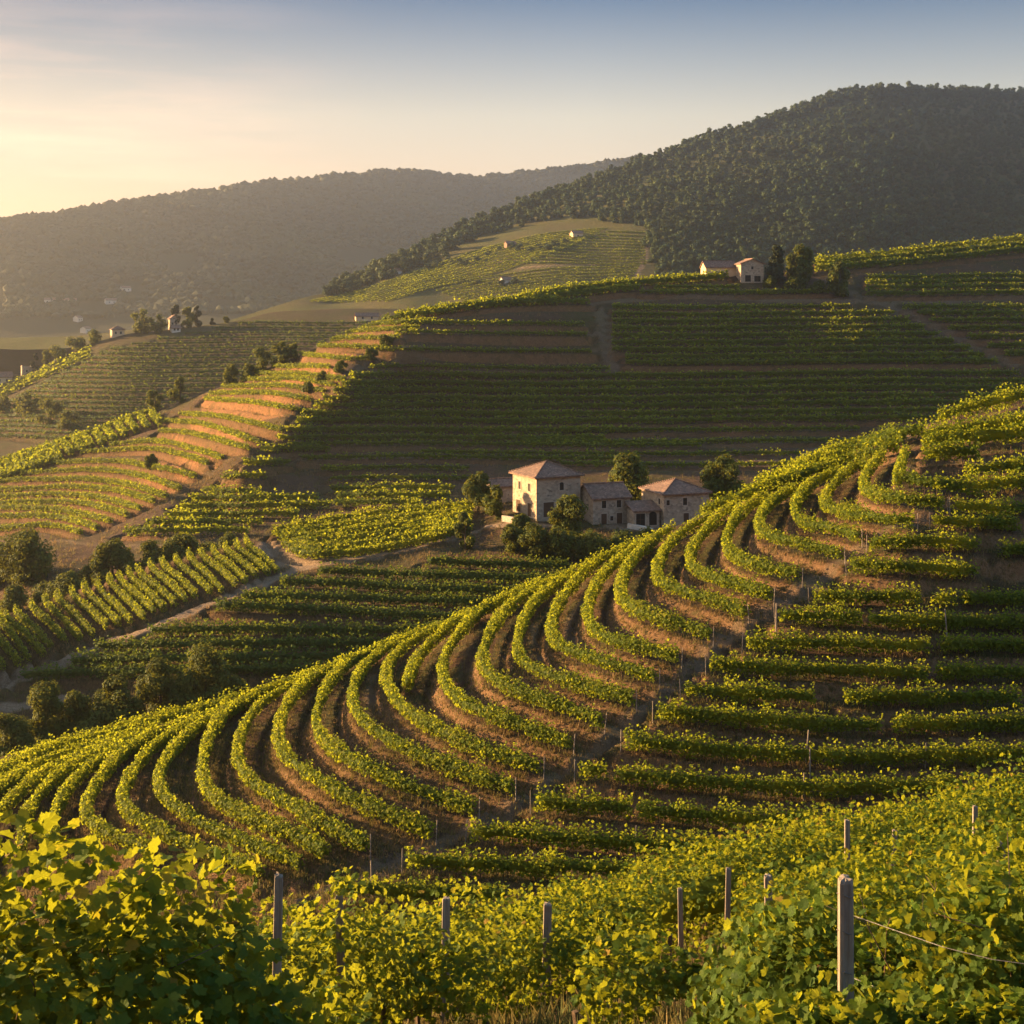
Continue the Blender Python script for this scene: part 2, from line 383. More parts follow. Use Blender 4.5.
LAYERS = {}
class Layer:
    """a hillside: depth is a smooth function over the directions it is surveyed from, the far side rolls over the crest"""
    def __init__(s, name, ctrl, crest, bottom, mat, cols, nt, back, amp=0.0, sc=10.0, terr=None, smooth=40):
        P, v = [], []
        for (px, py, Y) in ctrl:
            P.append((px, py)); v.append(math.log(Y))
            if px <= 20: P.append((px - 330, py)); v.append(math.log(Y))
            if px >= 1000: P.append((px + 330, py)); v.append(math.log(Y))
        s.name, s.tps, s.mat, s.cols, s.nt, s.back, s.amp, s.sc = name, TPS(P, np.array(v)), mat, cols, nt, back, amp, sc
        s.crest, s.bottom = curve(crest, smooth), curve(bottom, smooth)
        s.terr = terr               # (height, half width) of terrace steps at the vine rows
        s.rowpts, s.paths, s.banks, s.grass = [], [], [], []
        s.seed = len(LAYERS) * 17 + 3
        LAYERS[name] = s
    def Y(s, px, py): return np.exp(s.tps(np.asarray(px, float), np.asarray(py, float)))
    def dz(s, X, Y):
        return s.amp * fbm(X / s.sc, Y / s.sc, 3, s.seed) if s.amp else np.zeros_like(X)
    def pts(s, px, py, clamp=True):
        px, py = np.asarray(px, float), np.asarray(py, float)
        if clamp: py = np.maximum(py, s.crest(px) + 0.5)
        Y = s.Y(px, py)
        X, Z = (px - CX) / FPX * Y, (H0 - py) / FPX * Y
        return np.stack([X, Y, Z + s.dz(X, Y)], -1)
    def pt(s, px, py, clamp=True): return s.pts(np.array([px]), np.array([py]), clamp)[0]
    def build(s):
        px = s.cols; nt = s.nt; nb = 26
        t = np.linspace(0, 1, nt)
        PX, T = np.meshgrid(px, t)
        c, b = s.crest(px), s.bottom(px)
        PY = b + (c - b) * T
        V = s.pts(PX, PY, False)
        L, drop, pw = s.back
        Vb = []
        Yc = V[-1, :, 1]; Zc = V[-1, :, 2]; m = (H0 - c) / FPX
        for k in range(1, nb + 1):
            d = L * (k / nb) ** 1.5
            Yk = Yc + d; Xk = (px - CX) / FPX * Yk
            Zk = Zc + m * d - drop * (d / L) ** pw
            Vb.append(np.stack([Xk, Yk, Zk], -1))
        G = np.concatenate([V, np.array(Vb)], 0)
        nr, nc = G.shape[:2]
        # downhill direction from the undisplaced grid
        du = np.gradient(G, axis=1); dv = np.gradient(G, axis=0)
        N = np.cross(du, dv); N /= np.linalg.norm(N, axis=-1, keepdims=True) + 1e-12
        N[N[..., 2] < 0] *= -1
        flat = G.reshape(-1, 3).copy(); Nf = N.reshape(-1, 3)
        bank = np.zeros(len(flat)); grass = np.zeros(len(flat)); path = np.zeros(len(flat))
        if s.rowpts and s.terr:
            A, sp = s.terr[:2]
            rp = np.concatenate(s.rowpts)
            kd = kdtree.KDTree(len(rp))
            for i, p in enumerate(rp): kd.insert((p[0], p[1], 0), i)
            kd.balance()
            near = np.empty((len(flat), 2)); dist = np.empty(len(flat))
            for i, p in enumerate(flat[:nt * nc]):
                q, j, d = kd.find((p[0], p[1], 0)); near[i] = q[:2]; dist[i] = d
            near[nt * nc:] = 0; dist[nt * nc:] = 1e3
            h = Nf[:, :2] / (np.linalg.norm(Nf[:, :2], axis=1, keepdims=True) + 1e-6)
            sg = ((flat[:, :2] - near) * h).sum(1)
            dist += 1e-6
            sgn = np.sign(sg) * np.minimum(dist, 1e3)
            w = 1 - sstep(sp * 0.8, sp * 1.5, dist)
            steep = np.clip(np.linalg.norm(Nf[:, :2], axis=1) / 0.25, 0.15, 1.0)
            u = sgn / sp
            prof = np.where(u < 0.22, (u + 1) / 1.22, np.where(u < 0.62, 1 - 2 * (u - 0.22) / 0.4, -1 + (u - 0.62) * 0.5))
            prof = np.where(u < 0, np.clip(u + 1, -1, 1) * 0.82, prof)
            flat[:, 2] += A * steep * (prof - 0.82) * w
            bank = np.maximum(bank, sstep(0.12, 0.25, u) * (1 - sstep(0.62, 0.85, u)) * w * (0.35 + 0.65 * steep) * s.terr[2])
            grass = np.maximum(grass, (1 - sstep(-0.45, -0.2, u)) * sstep(-1.2, -0.6, u) * w * s.terr[3] * sstep(0.40, 0.55, vnoise(flat[:, 0] / 4, flat[:, 1] / 4, 5)))
        pxf = (flat[:, 0] / flat[:, 1]) * FPX + CX; pyf = H0 - flat[:, 2] / flat[:, 1] * FPX
        for (pl, wid, kp) in s.paths:                     # tracks: lines on the ground, widths in metres
            kd = kdtree.KDTree(len(pl))
            for i, p in enumerate(pl): kd.insert((p[0], p[1], 0), i)
            kd.balance()
            lo, hi = pl[:, :2].min(0) - 8, pl[:, :2].max(0) + 8
            ids = np.nonzero(((flat[:, :2] > lo) & (flat[:, :2] < hi)).all(1))[0]
            for i in ids:
                d = kd.find((flat[i, 0], flat[i, 1], 0))[2]
                d += 0.5 * (vnoise(flat[i:i + 1, 0] / 1.5, flat[i:i + 1, 1] / 1.5, 9)[0] - 0.5) * wid
                v = kp * (1 - sstep(0.30 * wid, 0.62 * wid, np.array([d]))[0])
                path[i] = max(path[i], v)
        bank *= (1 - path)
        i = np.arange(nr * nc).reshape(nr, nc)
        F = np.stack([i[:-1, :-1], i[:-1, 1:], i[1:, 1:], i[1:, :-1]], -1).reshape(-1, 4)
        for (poly, a) in s.banks:                     # bare earth faces, given by their corners on the ground
            pg = s.pts(np.array([p[0] for p in poly], float), np.array([p[1] for p in poly], float))[:, :2]
            x, y = flat[:, 0], flat[:, 1]; ins = np.zeros(len(flat), bool); n = len(pg)
            for k in range(n):
                (x0, y0), (x1, y1) = pg[k], pg[(k + 1) % n]
                ins ^= ((y0 > y) != (y1 > y)) & (x < (x1 - x0) * (y - y0) / (y1 - y0 + 1e-12) + x0)
            bank[ins & (np.arange(len(flat)) < nt * nc)] = a
        s.grid = flat.reshape(nr, nc, 3); s.bankgrid = bank.reshape(nr, nc); s.pathgrid = path.reshape(nr, nc)
        return tag(mesh_np(s.name, flat, [F], s.mat, {'bank': bank, 'grass': grass, 'path': path}, smooth=True), kind='structure')
    def add_path(s, pxy, wid, k=1.0):
        q = resample_px(pxy, 2.0); s.paths.append((densify(s.pts(q[:, 0], q[:, 1]), 0.5), wid, k))

def chaikin(p, n=2):
    p = np.array(p, float)
    for _ in range(n):
        if len(p) < 3: break
        a, b = p[:-1] * .75 + p[1:] * .25, p[:-1] * .25 + p[1:] * .75
        q = np.empty((2 * len(a), p.shape[1])); q[0::2], q[1::2] = a, b
        p = np.concatenate([p[:1], q[1:-1] if False else q, p[-1:]])
    return p
def arclen(p): return np.concatenate([[0], np.cumsum(np.linalg.norm(np.diff(p, axis=0), axis=1))])
def densify(p, step):
    s = arclen(p); n = max(2, int(s[-1] / step) + 1); t = np.linspace(0, s[-1], n)
    return np.stack([np.interp(t, s, p[:, k]) for k in range(p.shape[1])], -1)
def resample_px(pxy, step=3.0): return densify(chaikin(pxy, 2), step)
def smooth_line(p, n=6):
    for _ in range(n):
        q = p.copy(); q[1:-1] = 0.25 * p[:-2] + 0.5 * p[1:-1] + 0.25 * p[2:]; p = q
    return p

# ------------------------------------------------------------------ foliage
def frames(n):
    """random orthonormal pairs around given normals"""
    n = n / (np.linalg.norm(n, axis=1, keepdims=True) + 1e-9)
    r = RNG.normal(size=n.shape)
    u = r - (r * n).sum(1, keepdims=True) * n; u /= np.linalg.norm(u, axis=1, keepdims=True) + 1e-9
    return n, u, np.cross(n, u)

def quads(c, nrm, size, aspect=0.85):
    n, u, v = frames(nrm); size = size[:, None]
    bend = 0.22 * size * n
    V = np.stack([c - u * size, c - v * size * aspect + bend, c + u * size, c + v * size * aspect + bend], 1).reshape(-1, 3)
    k = np.arange(len(c))[:, None] * 4
    return V, k + np.array([[0, 1, 2, 3]])

_th = np.array([90, 60, 44, 22, -4, -28, -52, -72, -90 + 360 - 360, -108, -128, -152, 184, 158, 136, 120]) * math.pi / 180
_rr = np.array([1.0, .74, .92, .66, .94, .74, .84, .70, .36, .70, .84, .74, .94, .66, .92, .74])
LEAF2 = np.stack([_rr * np.cos(_th), _rr * np.sin(_th)], -1)
def lobed(c, nrm, size):
    """five-lobed vine leaves, folded a little along the midrib and curled down at the rim"""
    n, u, v = frames(nrm); k = len(LEAF2)
    x, y = LEAF2[:, 0], LEAF2[:, 1]
    curl = RNG.uniform(-0.35, 0.25, (len(c), 1)); fold = RNG.uniform(0.05, 0.45, (len(c), 1))
    z = fold * np.abs(x)[None] + curl * (x ** 2 + y ** 2)[None]
    P = c[:, None] + size[:, None, None] * (x[None, :, None] * u[:, None] + y[None, :, None] * v[:, None] + z[:, :, None] * n[:, None])
    V = np.concatenate([c[:, None] - 0.0 * n[:, None], P], 1).reshape(-1, 3)
    b = (np.arange(len(c)) * (k + 1))[:, None]
    T = np.stack([np.stack([b[:, 0], b[:, 0] + 1 + i, b[:, 0] + 1 + (i + 1) % k], -1) for i in range(k)], 1).reshape(-1, 3)
    return V, T, k + 1

def hedge(name, base, h, w, dens, leaf, mat, parent=None, lift=0.2, style='quad', plant=1.2, shoots=0.08, core=True, vigor=0.25, tint0=0.0, droop=0.0):
    """one vine row as foliage along the line BASE (on the ground)"""
    base = densify(base, 0.35 if h < 3 else 1.0)
    S = arclen(base); L = S[-1]; n = max(12, int(L * dens))
    off = RNG.uniform(0, 1000)
    s = RNG.uniform(0, L, n)
    pl = vnoise(s / plant + off, np.zeros(n), 3); pl2 = vnoise(s / (plant * 4) + off, np.zeros(n), 4)
    keep = RNG.uniform(size=n) < 0.45 + 0.75 * pl
    s, pl, pl2 = s[keep], pl[keep], pl2[keep]; n = len(s)
    pos = np.stack([np.interp(s, S, base[:, k]) for k in range(3)], -1)
    ds = 0.4
    tan = np.stack([np.interp(np.minimum(s + ds, L), S, base[:, k]) - np.interp(np.maximum(s - ds, 0), S, base[:, k]) for k in range(3)], -1)
    tan[:, 2] = 0; tan /= np.linalg.norm(tan, axis=1, keepdims=True) + 1e-9
    side = np.stack([-tan[:, 1], tan[:, 0], np.zeros(n)], -1)
    th = RNG.uniform(0, 2 * math.pi, n)
    r = np.sqrt(RNG.uniform(0.30, 1.0, n)) * (1 + vigor * (2 * pl - 1) + 0.18 * (2 * pl2 - 1))
    cy, cz = np.cos(th), np.sin(th)
    mid, half = (1 + lift) / 2, (1 - lift) / 2
    lat = w / 2 * r * np.sign(cy) * np.abs(cy) ** 0.7
    up = h * (mid + half * r * np.sign(cz) * np.abs(cz) ** 0.8)
    sh = RNG.uniform(size=n) < shoots
    up[sh] = h * (0.95 + RNG.uniform(0, 0.30, sh.sum())) * (0.85 + 0.3 * pl[sh]); lat[sh] *= 0.4
    up = np.maximum(up, 0.06 * h)
    c = pos + side * lat[:, None]; c[:, 2] += up
    c += RNG.normal(scale=leaf * 0.5, size=c.shape)
    nr = side * cy[:, None] * 1.0; nr[:, 2] += 0.9 * cz + 0.25
    nr += RNG.normal(scale=0.45, size=nr.shape)
    sz = leaf * RNG.uniform(0.6, 1.3, n)
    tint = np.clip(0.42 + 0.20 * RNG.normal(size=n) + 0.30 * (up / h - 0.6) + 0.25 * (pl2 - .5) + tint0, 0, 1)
    faces, VV, TT = [], [], []
    if style == 'lobed':
        V, T, k = lobed(c, nr, sz); faces.append(T)
        VV.append(V); TT.append(np.repeat(tint, k))
    else:
        V, Q = quads(c, nr, sz); faces.append(Q); VV.append(V); TT.append(np.repeat(tint, 4))
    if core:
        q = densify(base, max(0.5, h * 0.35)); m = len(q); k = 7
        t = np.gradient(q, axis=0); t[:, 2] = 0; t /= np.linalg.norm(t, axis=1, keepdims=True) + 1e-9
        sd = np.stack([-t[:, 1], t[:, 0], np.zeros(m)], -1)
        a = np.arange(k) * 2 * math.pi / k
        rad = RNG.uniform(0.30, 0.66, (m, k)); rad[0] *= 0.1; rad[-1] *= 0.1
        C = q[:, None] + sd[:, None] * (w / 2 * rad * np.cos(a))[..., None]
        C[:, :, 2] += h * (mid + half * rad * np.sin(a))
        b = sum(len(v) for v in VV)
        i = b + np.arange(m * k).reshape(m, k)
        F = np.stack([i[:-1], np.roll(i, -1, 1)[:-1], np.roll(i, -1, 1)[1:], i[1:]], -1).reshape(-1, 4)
        faces.append(F); VV.append(C.reshape(-1, 3)); TT.append(np.full(m * k, 0.12))  # dark tint paints the shade inside the row
    V = np.concatenate(VV)
    return mesh_np(name, V, faces, mat, {'tint': np.concatenate(TT)}, parent=parent)

def crown_arrays(h, w, leaf, n, lobes, squash=1.0, low=0.12, cone=0.0, seed=0):
    """leaf clumps on several lobes; returns verts, quads, tint in a frame with the base at 0"""
    rng = np.random.default_rng(seed)
    cs, rs = [], []
    lobes = lobes + 5 if lobes > 7 else lobes
    for i in range(lobes):
        z = low + (1 - low) * (i + 0.5) / lobes + rng.uniform(-.09, .09)
        z = min(max(z, low + .08), 0.90)
        env = math.sin(math.pi * min(max((z - low + .06) / (1.06 - low), 0.10), 1.0)) ** 0.8 if not cone else (1.05 - z) ** 0.8
        a = i * 2.4 + rng.uniform(-1.0, 1.0); rr = w / 2 * env * rng.uniform(0.30, 0.78)
        cs.append((rr * math.cos(a), rr * math.sin(a), h * z)); rs.append(w / 2 * (0.20 + 0.28 * env) * rng.uniform(0.65, 1.3))
    cs, rs = np.array(cs), np.array(rs)
    p = rs ** 2 / (rs ** 2).sum(); which = rng.choice(lobes, n, p=p)
    d = rng.normal(size=(n, 3)); d /= np.linalg.norm(d, axis=1, keepdims=True)
    rad = rng.uniform(0.55, 1.18, n)
    bump = 1 + 0.22 * (vnoise(d[:, 0] * 3 + which * 7.1 + 50, d[:, 1] * 3 + d[:, 2] * 2 + 50, 2) - .5)
    c = cs[which] + d * (rs[which] * rad * bump)[:, None] * np.array([1, 1, squash])
    ok = c[:, 2] > low * h * 0.6
    c, d, which = c[ok], d[ok], which[ok]; n = len(c)
    nr = d + np.array([0, 0, 0.35]) + rng.normal(scale=0.30, size=(n, 3))
    V, Q = quads(c, nr, leaf * rng.uniform(0.6, 1.35, n))
    tint = np.clip(0.42 + 0.18 * rng.normal(size=n) + 0.22 * (which % 3 - 1) * 0.6, 0, 1)
    faces = [Q]; VV = [V]; TT = [np.repeat(tint, 4)]
    # inner masses of twigs and leaves, their shade painted in as dark tint
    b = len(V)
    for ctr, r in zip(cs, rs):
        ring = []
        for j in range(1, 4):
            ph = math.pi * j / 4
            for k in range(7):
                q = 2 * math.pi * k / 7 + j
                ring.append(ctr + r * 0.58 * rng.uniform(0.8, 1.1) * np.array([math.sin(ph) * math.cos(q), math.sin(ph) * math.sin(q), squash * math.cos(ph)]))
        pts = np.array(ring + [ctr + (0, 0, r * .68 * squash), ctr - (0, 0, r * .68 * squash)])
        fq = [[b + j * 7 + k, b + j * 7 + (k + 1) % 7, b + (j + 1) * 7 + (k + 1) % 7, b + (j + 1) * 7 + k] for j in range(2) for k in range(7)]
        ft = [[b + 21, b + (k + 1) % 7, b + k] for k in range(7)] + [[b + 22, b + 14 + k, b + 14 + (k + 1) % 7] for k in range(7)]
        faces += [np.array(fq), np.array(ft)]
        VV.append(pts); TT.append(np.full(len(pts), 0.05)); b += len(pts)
    return np.concatenate(VV), faces, np.concatenate(TT), cs, rs

def tree(name, loc, h, w, leaf, n, lobes, mat, label, cat='tree', group=None, seed=0, low=0.12, cone=0.0, squash=1.0):
    root = empty(name, loc, label, cat, group)
    V, faces, tint, cs, rs = crown_arrays(h, w, leaf, n, lobes, squash, low, cone, seed)
    mesh_np('crown', V, faces, mat, {'tint': tint}, parent=root)
    m = MB(); r0 = max(0.06, h * 0.032)
    m.tube([(0, 0, -0.4), (0.02 * h, 0, h * .2), (0, .02 * h, h * .45), (0.01 * h, 0, h * .75)], [r0 * 1.25, r0, r0 * .7, r0 * .25])
    for c, r in list(zip(cs, rs))[:6]:
        z0 = min(c[2] * 0.6, h * .5)
        m.tube([(0, 0, z0), tuple((np.array([0, 0, z0]) + c) / 2 + (0, 0, .03 * h)), tuple(c)], [r0 * .5, r0 * .32, r0 * .1], 5)
    m.build('trunk', M['bark'], root, smooth=True)
    return root
#@@STRUCTURE
# ------------------------------------------------------------------ the hillsides, from near to far
cols = np.concatenate([np.arange(-330, -30, 10.0), np.arange(-30, 1054, 2.5), np.arange(1054, 1360, 10.0)])
cols_c = np.concatenate([np.arange(-330, -30, 12.0), np.arange(-30, 1054, 4.0), np.arange(1054, 1360, 12.0)])

SP = Layer('terraced_spur', [
    (0, 940, 70), (200, 930, 67), (400, 910, 66), (640, 900, 66), (1024, 900, 66),
    (0, 800, 88), (120, 800, 83), (300, 800, 78), (450, 830, 74), (640, 845, 72), (800, 830, 73), (1024, 790, 76),
    (0, 745, 104), (200, 692, 110), (400, 645, 113), (545, 582, 119), (700, 515, 122), (860, 460, 124), (1024, 395, 132),
    (350, 705, 94), (480, 660, 95), (620, 600, 100), (750, 545, 104), (880, 480, 110),
    (520, 740, 82), (650, 690, 84.5), (800, 650, 88), (1024, 640, 91),
    (720, 610, 94), (850, 560, 97), (1024, 540, 100), (1024, 450, 114)],
    [(-330, 842), (-100, 783), (0, 757), (50, 743), (100, 731), (150, 719), (200, 707), (250, 693), (300, 677), (350, 660), (400, 643), (450, 623), (500, 605),
     (550, 581), (600, 557), (650, 535), (700, 517), (740, 503), (800, 472), (870, 443), (940, 420), (1024, 396), (1340, 300)],
    [(-330, 950), (0, 950), (400, 935), (1024, 920), (1340, 900)], M['g_spur'], cols, 330, (55, 34, 1.5), amp=0.10, sc=5, terr=(0.34, 1.35, 1.0, 0.9))

VA = Layer('valley_slope', [
    (0, 780, 150), (100, 740, 160), (200, 700, 166), (400, 690, 172), (560, 640, 180), (720, 560, 200), (1024, 560, 210),
    (30, 680, 172), (150, 635, 180), (250, 590, 192), (320, 566, 204), (430, 553, 207), (560, 555, 207),
    (400, 600, 190), (300, 640, 180), (500, 590, 193),
    (0, 640, 178), (60, 595, 200), (120, 573, 208), (190, 553, 216), (255, 538, 226), (280, 560, 212),
    (272, 530, 230), (340, 518, 234), (400, 511, 238), (480, 503, 243), (450, 535, 220), (380, 535, 222),
    (520, 520, 222), (600, 526, 222), (700, 524, 224), (560, 500, 240), (680, 500, 242), (850, 500, 246), (1024, 490, 250)],
    [(-330, 700), (-100, 645), (0, 617), (60, 597), (120, 575), (190, 555), (255, 540), (285, 530), (340, 519), (400, 511), (470, 504), (520, 500), (600, 497), (740, 495), (900, 492), (1340, 480)],
    [(-330, 800), (0, 790), (100, 775), (200, 740), (300, 710), (420, 660), (560, 600), (720, 545), (1024, 540), (1340, 540)], M['g_mid'], cols, 230, (50, 26, 1.6), amp=0.25, sc=14, terr=(0.7, 1.6, 0.5, 0.5), smooth=24)

MI = Layer('vineyard_hill', [
    (0, 640, 228), (100, 600, 238), (200, 560, 250), (400, 530, 268), (700, 520, 280), (1024, 500, 300),
    (30, 560, 262), (80, 545, 272), (170, 510, 290), (245, 460, 313), (290, 420, 333), (345, 375, 352), (400, 330, 378),
    (320, 420, 346), (275, 460, 325), (375, 375, 365), (205, 510, 300), (330, 482, 317), (440, 482, 323), (400, 440, 347), (400, 380, 372), (560, 440, 352), (560, 380, 378), (560, 320, 398), (700, 440, 355), (700, 360, 389), (700, 305, 412), (700, 280, 430),
    (500, 318, 392), (400, 316, 402), (850, 420, 366), (850, 340, 396), (850, 280, 434), (1024, 420, 366), (1024, 340, 402), (1024, 290, 432), (1024, 244, 468),
    (0, 520, 325), (60, 490, 352), (120, 460, 372), (0, 470, 402), (60, 446, 412), (130, 424, 420), (180, 410, 418), (250, 380, 408), (300, 360, 404), (350, 335, 404), (200, 430, 372), (260, 400, 372)],
    [(-330, 560), (-100, 490), (0, 461), (58, 442), (75, 437), (100, 430), (130, 417), (160, 409), (200, 395), (250, 375), (300, 355), (350, 333), (400, 317), (450, 309), (520, 297), (600, 285), (700, 277), (770, 274), (815, 264), (860, 259), (920, 252), (1024, 242), (1340, 205)],
    [(-330, 700), (0, 660), (100, 620), (200, 585), (300, 560), (420, 540), (700, 535), (1340, 530)], M['g_hill'], cols, 300, (140, 70, 1.6), amp=0.35, sc=22, terr=(1.0, 2.2, 0.5, 0.5), smooth=20)

RI = Layer('side_ridge', [
    (0, 480, 520), (100, 460, 540), (300, 420, 590), (420, 380, 620), (0, 425, 640), (60, 400, 640), (100, 400, 620), (200, 380, 640), (300, 360, 660), (400, 340, 680),
    (0, 378, 745), (60, 354, 750), (110, 336, 745), (200, 325, 755), (300, 312, 775), (400, 309, 800), (600, 309, 820)],
    [(-330, 520), (-100, 425), (0, 384), (30, 372), (60, 358), (90, 344), (130, 334), (200, 326), (240, 321), (270, 313), (330, 309), (400, 308), (600, 310), (1340, 330)],
    [(-330, 560), (0, 500), (200, 470), (400, 420), (600, 400), (1340, 400)], M['g_ridge'], cols_c, 130, (220, 60, 1.5), amp=0.8, sc=45, terr=(0.9, 3.0, 0.3, 0.4), smooth=16)

FH = Layer('rounded_hill', [
    (270, 330, 960), (450, 320, 960), (650, 320, 940), (850, 300, 1000), (1024, 290, 1080),
    (300, 304, 1040), (400, 275, 1090), (450, 290, 1030), (550, 280, 1010), (650, 285, 995), (450, 255, 1150), (530, 235, 1180), (600, 224, 1190), (645, 225, 1170), (600, 255, 1080),
    (350, 277, 1160), (420, 247, 1250), (520, 207, 1380), (640, 160, 1530), (640, 195, 1300), (760, 122, 1640), (870, 90, 1750), (1024, 90, 1880),
    (760, 200, 1290), (760, 250, 1110), (900, 200, 1340), (900, 150, 1520), (1024, 200, 1420), (1024, 150, 1600)],
    [(-330, 345), (200, 330), (270, 311), (300, 302), (330, 291), (350, 282), (385, 268), (420, 251), (470, 229), (520, 210), (580, 186), (640, 162), (700, 142), (760, 124), (810, 107), (850, 96), (870, 92), (940, 90), (1024, 93), (1100, 100), (1340, 150)],
    [(-330, 350), (200, 345), (420, 335), (700, 330), (1340, 330)], M['g_far'], cols_c, 150, (500, 160, 1.7), amp=5.0, sc=130, smooth=22)

FL = Layer('distant_hills', [
    (-300, 350, 1750), (0, 350, 1750), (300, 350, 1750), (600, 340, 1800), (0, 300, 1900), (150, 300, 1980), (300, 290, 2150), (600, 270, 2700),
    (0, 218, 2300), (150, 201, 2650), (330, 178, 3150), (560, 173, 3900), (200, 250, 2300), (400, 250, 2600), (800, 200, 4300), (1024, 230, 4300)],
    [(-330, 235), (-100, 222), (0, 217), (60, 209), (110, 202), (150, 199), (210, 190), (250, 184), (290, 179), (330, 176), (370, 174), (430, 174), (480, 176), (540, 171), (590, 164), (640, 159), (720, 166), (1024, 230), (1340, 280)],
    [(-330, 352), (1340, 350)], M['g_forest'], cols_c, 110, (1400, 300, 1.6), amp=16, sc=260, smooth=18)

# ------------------------------------------------------------------ vine rows
ROWS = []          # (layer, base line, settings, label, group)
def row_base(L, pxy, h, step=3.0, n=5, clamp=True):
    q = resample_px(pxy, step)
    d = 0.52 * h * FPX / L.Y(q[:, 0], q[:, 1])
    p = smooth_line(L.pts(q[:, 0], q[:, 1] + d, clamp), n)
    L.rowpts.append(densify(p, 0.5)); return p

# --- the spur: curved rows, lowest first; each list runs from the path end round the nose to the crest
CURVED = [
    ([(-35, 795), (0, 768), (27, 757), (55, 745), (100, 733), (140, 723), (190, 711), (240, 699)], 'long row hugging the left end of the spur, nearest to the shrubs'),
    ([(-35, 800), (0, 773), (30, 760), (65, 747), (105, 736), (150, 724), (215, 707), (280, 687)], 'second row in from the shrubs at the left end of the spur'),
    ([(-35, 810), (0, 783), (37, 766), (75, 752), (112, 741), (160, 727)], 'third row in from the shrubs at the left end of the spur'),
    ([(-35, 818), (0, 790), (15, 780), (32, 772)], 'stub of a row ending short at the left edge of the spur'),
    ([(-40, 850), (0, 814), (12, 799), (30, 784), (55, 769), (87, 753), (125, 740)], None),
    ([(22, 850), (23, 832), (27, 812), (40, 794), (57, 777), (82, 762), (112, 747), (150, 733)], None),
    ([(52, 845), (52, 832), (55, 815), (65, 792), (82, 773), (105, 758), (130, 744), (165, 731)], None),
    ([(150, 850), (110, 836), (90, 824), (84, 810), (90, 795), (102, 776), (117, 758), (140, 743), (170, 728), (200, 716)], None),
    ([(262, 872), (240, 862), (187, 845), (150, 828), (128, 815), (120, 801), (125, 785), (137, 766), (152, 748), (175, 733), (200, 718), (235, 705)], None),
    ([(300, 864), (250, 843), (205, 826), (180, 812), (163, 798), (157, 782), (162, 766), (175, 748), (190, 733), (215, 716), (250, 698), (290, 684)], None),
    ([(326, 852), (300, 836), (256, 819), (225, 806), (207, 793), (201, 772), (205, 750), (212, 731), (227, 713), (250, 700), (275, 689), (320, 671)], None),
    ([(367, 846), (330, 827), (300, 809), (260, 790), (243, 774), (236, 758), (239, 740), (247, 721), (262, 703), (285, 690), (310, 678), (350, 661)], None),
    ([(432, 832), (400, 820), (360, 803), (325, 786), (300, 770), (283, 755), (277, 738), (280, 720), (287, 705), (300, 688), (317, 677), (340, 666), (380, 650)], None),
    ([(475, 808), (435, 796), (400, 784), (362, 767), (340, 755), (323, 741), (314, 724), (319, 705), (327, 686), (340, 671), (360, 658), (380, 648), (420, 632)], None),
    ([(512, 788), (475, 776), (440, 763), (405, 750), (390, 741), (370, 729), (356, 715), (351, 699), (355, 681), (365, 666), (380, 653), (400, 643), (440, 626)], None),
    ([(540, 767), (500, 756), (470, 746), (445, 733), (420, 722), (400, 707), (390, 691), (384, 677), (390, 662), (405, 647), (425, 635), (465, 616)], None),
    ([(407, 686), (412, 668), (425, 650), (440, 635), (456, 623), (490, 606)], 'short row breaking off halfway down the spur nose'),
    ([(570, 743), (540, 733), (510, 723), (482, 713), (460, 702), (447, 689), (441, 673), (445, 655), (455, 641), (463, 630), (471, 620), (487, 609), (510, 598), (540, 582)], None),
    ([(601, 721), (560, 706), (527, 696), (498, 683), (485, 672), (481, 658), (487, 640), (496, 622), (507, 609), (527, 595), (550, 583), (575, 570)], None),
    ([(633, 700), (590, 687), (560, 679), (535, 671), (522, 662), (516, 652), (519, 634), (526, 614), (538, 599), (552, 588), (570, 577), (600, 561)], None),
    ([(656, 677), (625, 668), (595, 660), (570, 652), (554, 643), (550, 634), (553, 616), (562, 600), (573, 588), (580, 577), (595, 565), (617, 553), (640, 543)], None),
    ([(678, 656), (655, 651), (630, 645), (605, 640), (591, 629), (586, 615), (590, 600), (598, 583), (611, 567), (630, 552), (650, 540)], None),
    ([(710, 635), (685, 626), (660, 620), (640, 612), (625, 606), (619, 596), (622, 580), (630, 563), (645, 547), (660, 536), (673, 529)], None),
    ([(746, 611), (720, 603), (696, 597), (675, 590), (658, 584), (655, 575), (661, 557), (670, 544), (682, 533), (700, 523), (712, 516)], None),
    ([(771, 595), (747, 588), (725, 582), (703, 576), (688, 567), (690, 553), (700, 539), (712, 524), (724, 513), (738, 505)], None),
    ([(799, 575), (768, 568), (742, 562), (728, 553), (724, 545), (730, 529), (737, 516), (746, 507), (768, 497)], None),
    ([(842, 554), (805, 546), (780, 540), (762, 534), (757, 526), (762, 514), (772, 502), (785, 493), (798, 489)], None),
    ([(860, 536), (838, 530), (812, 526), (797, 521), (792, 514), (798, 500), (808, 487), (822, 478), (840, 472)], None),
    ([(914, 521), (892, 521), (868, 517), (844, 512), (826, 508), (822, 501), (832, 489), (843, 475), (856, 466), (868, 463)], None),
    ([(944, 505), (922, 502), (887, 497), (868, 493), (861, 488), (866, 476), (873, 464), (884, 456)], None),
    ([(897, 483), (900, 468), (906, 450)], 'short upright row just below the tall staked vines at the crest'),
]
SPGRP = 'curved vine rows on the sunlit spur'
k = 0
numbered = sum(1 for r in CURVED if r[1] is None)
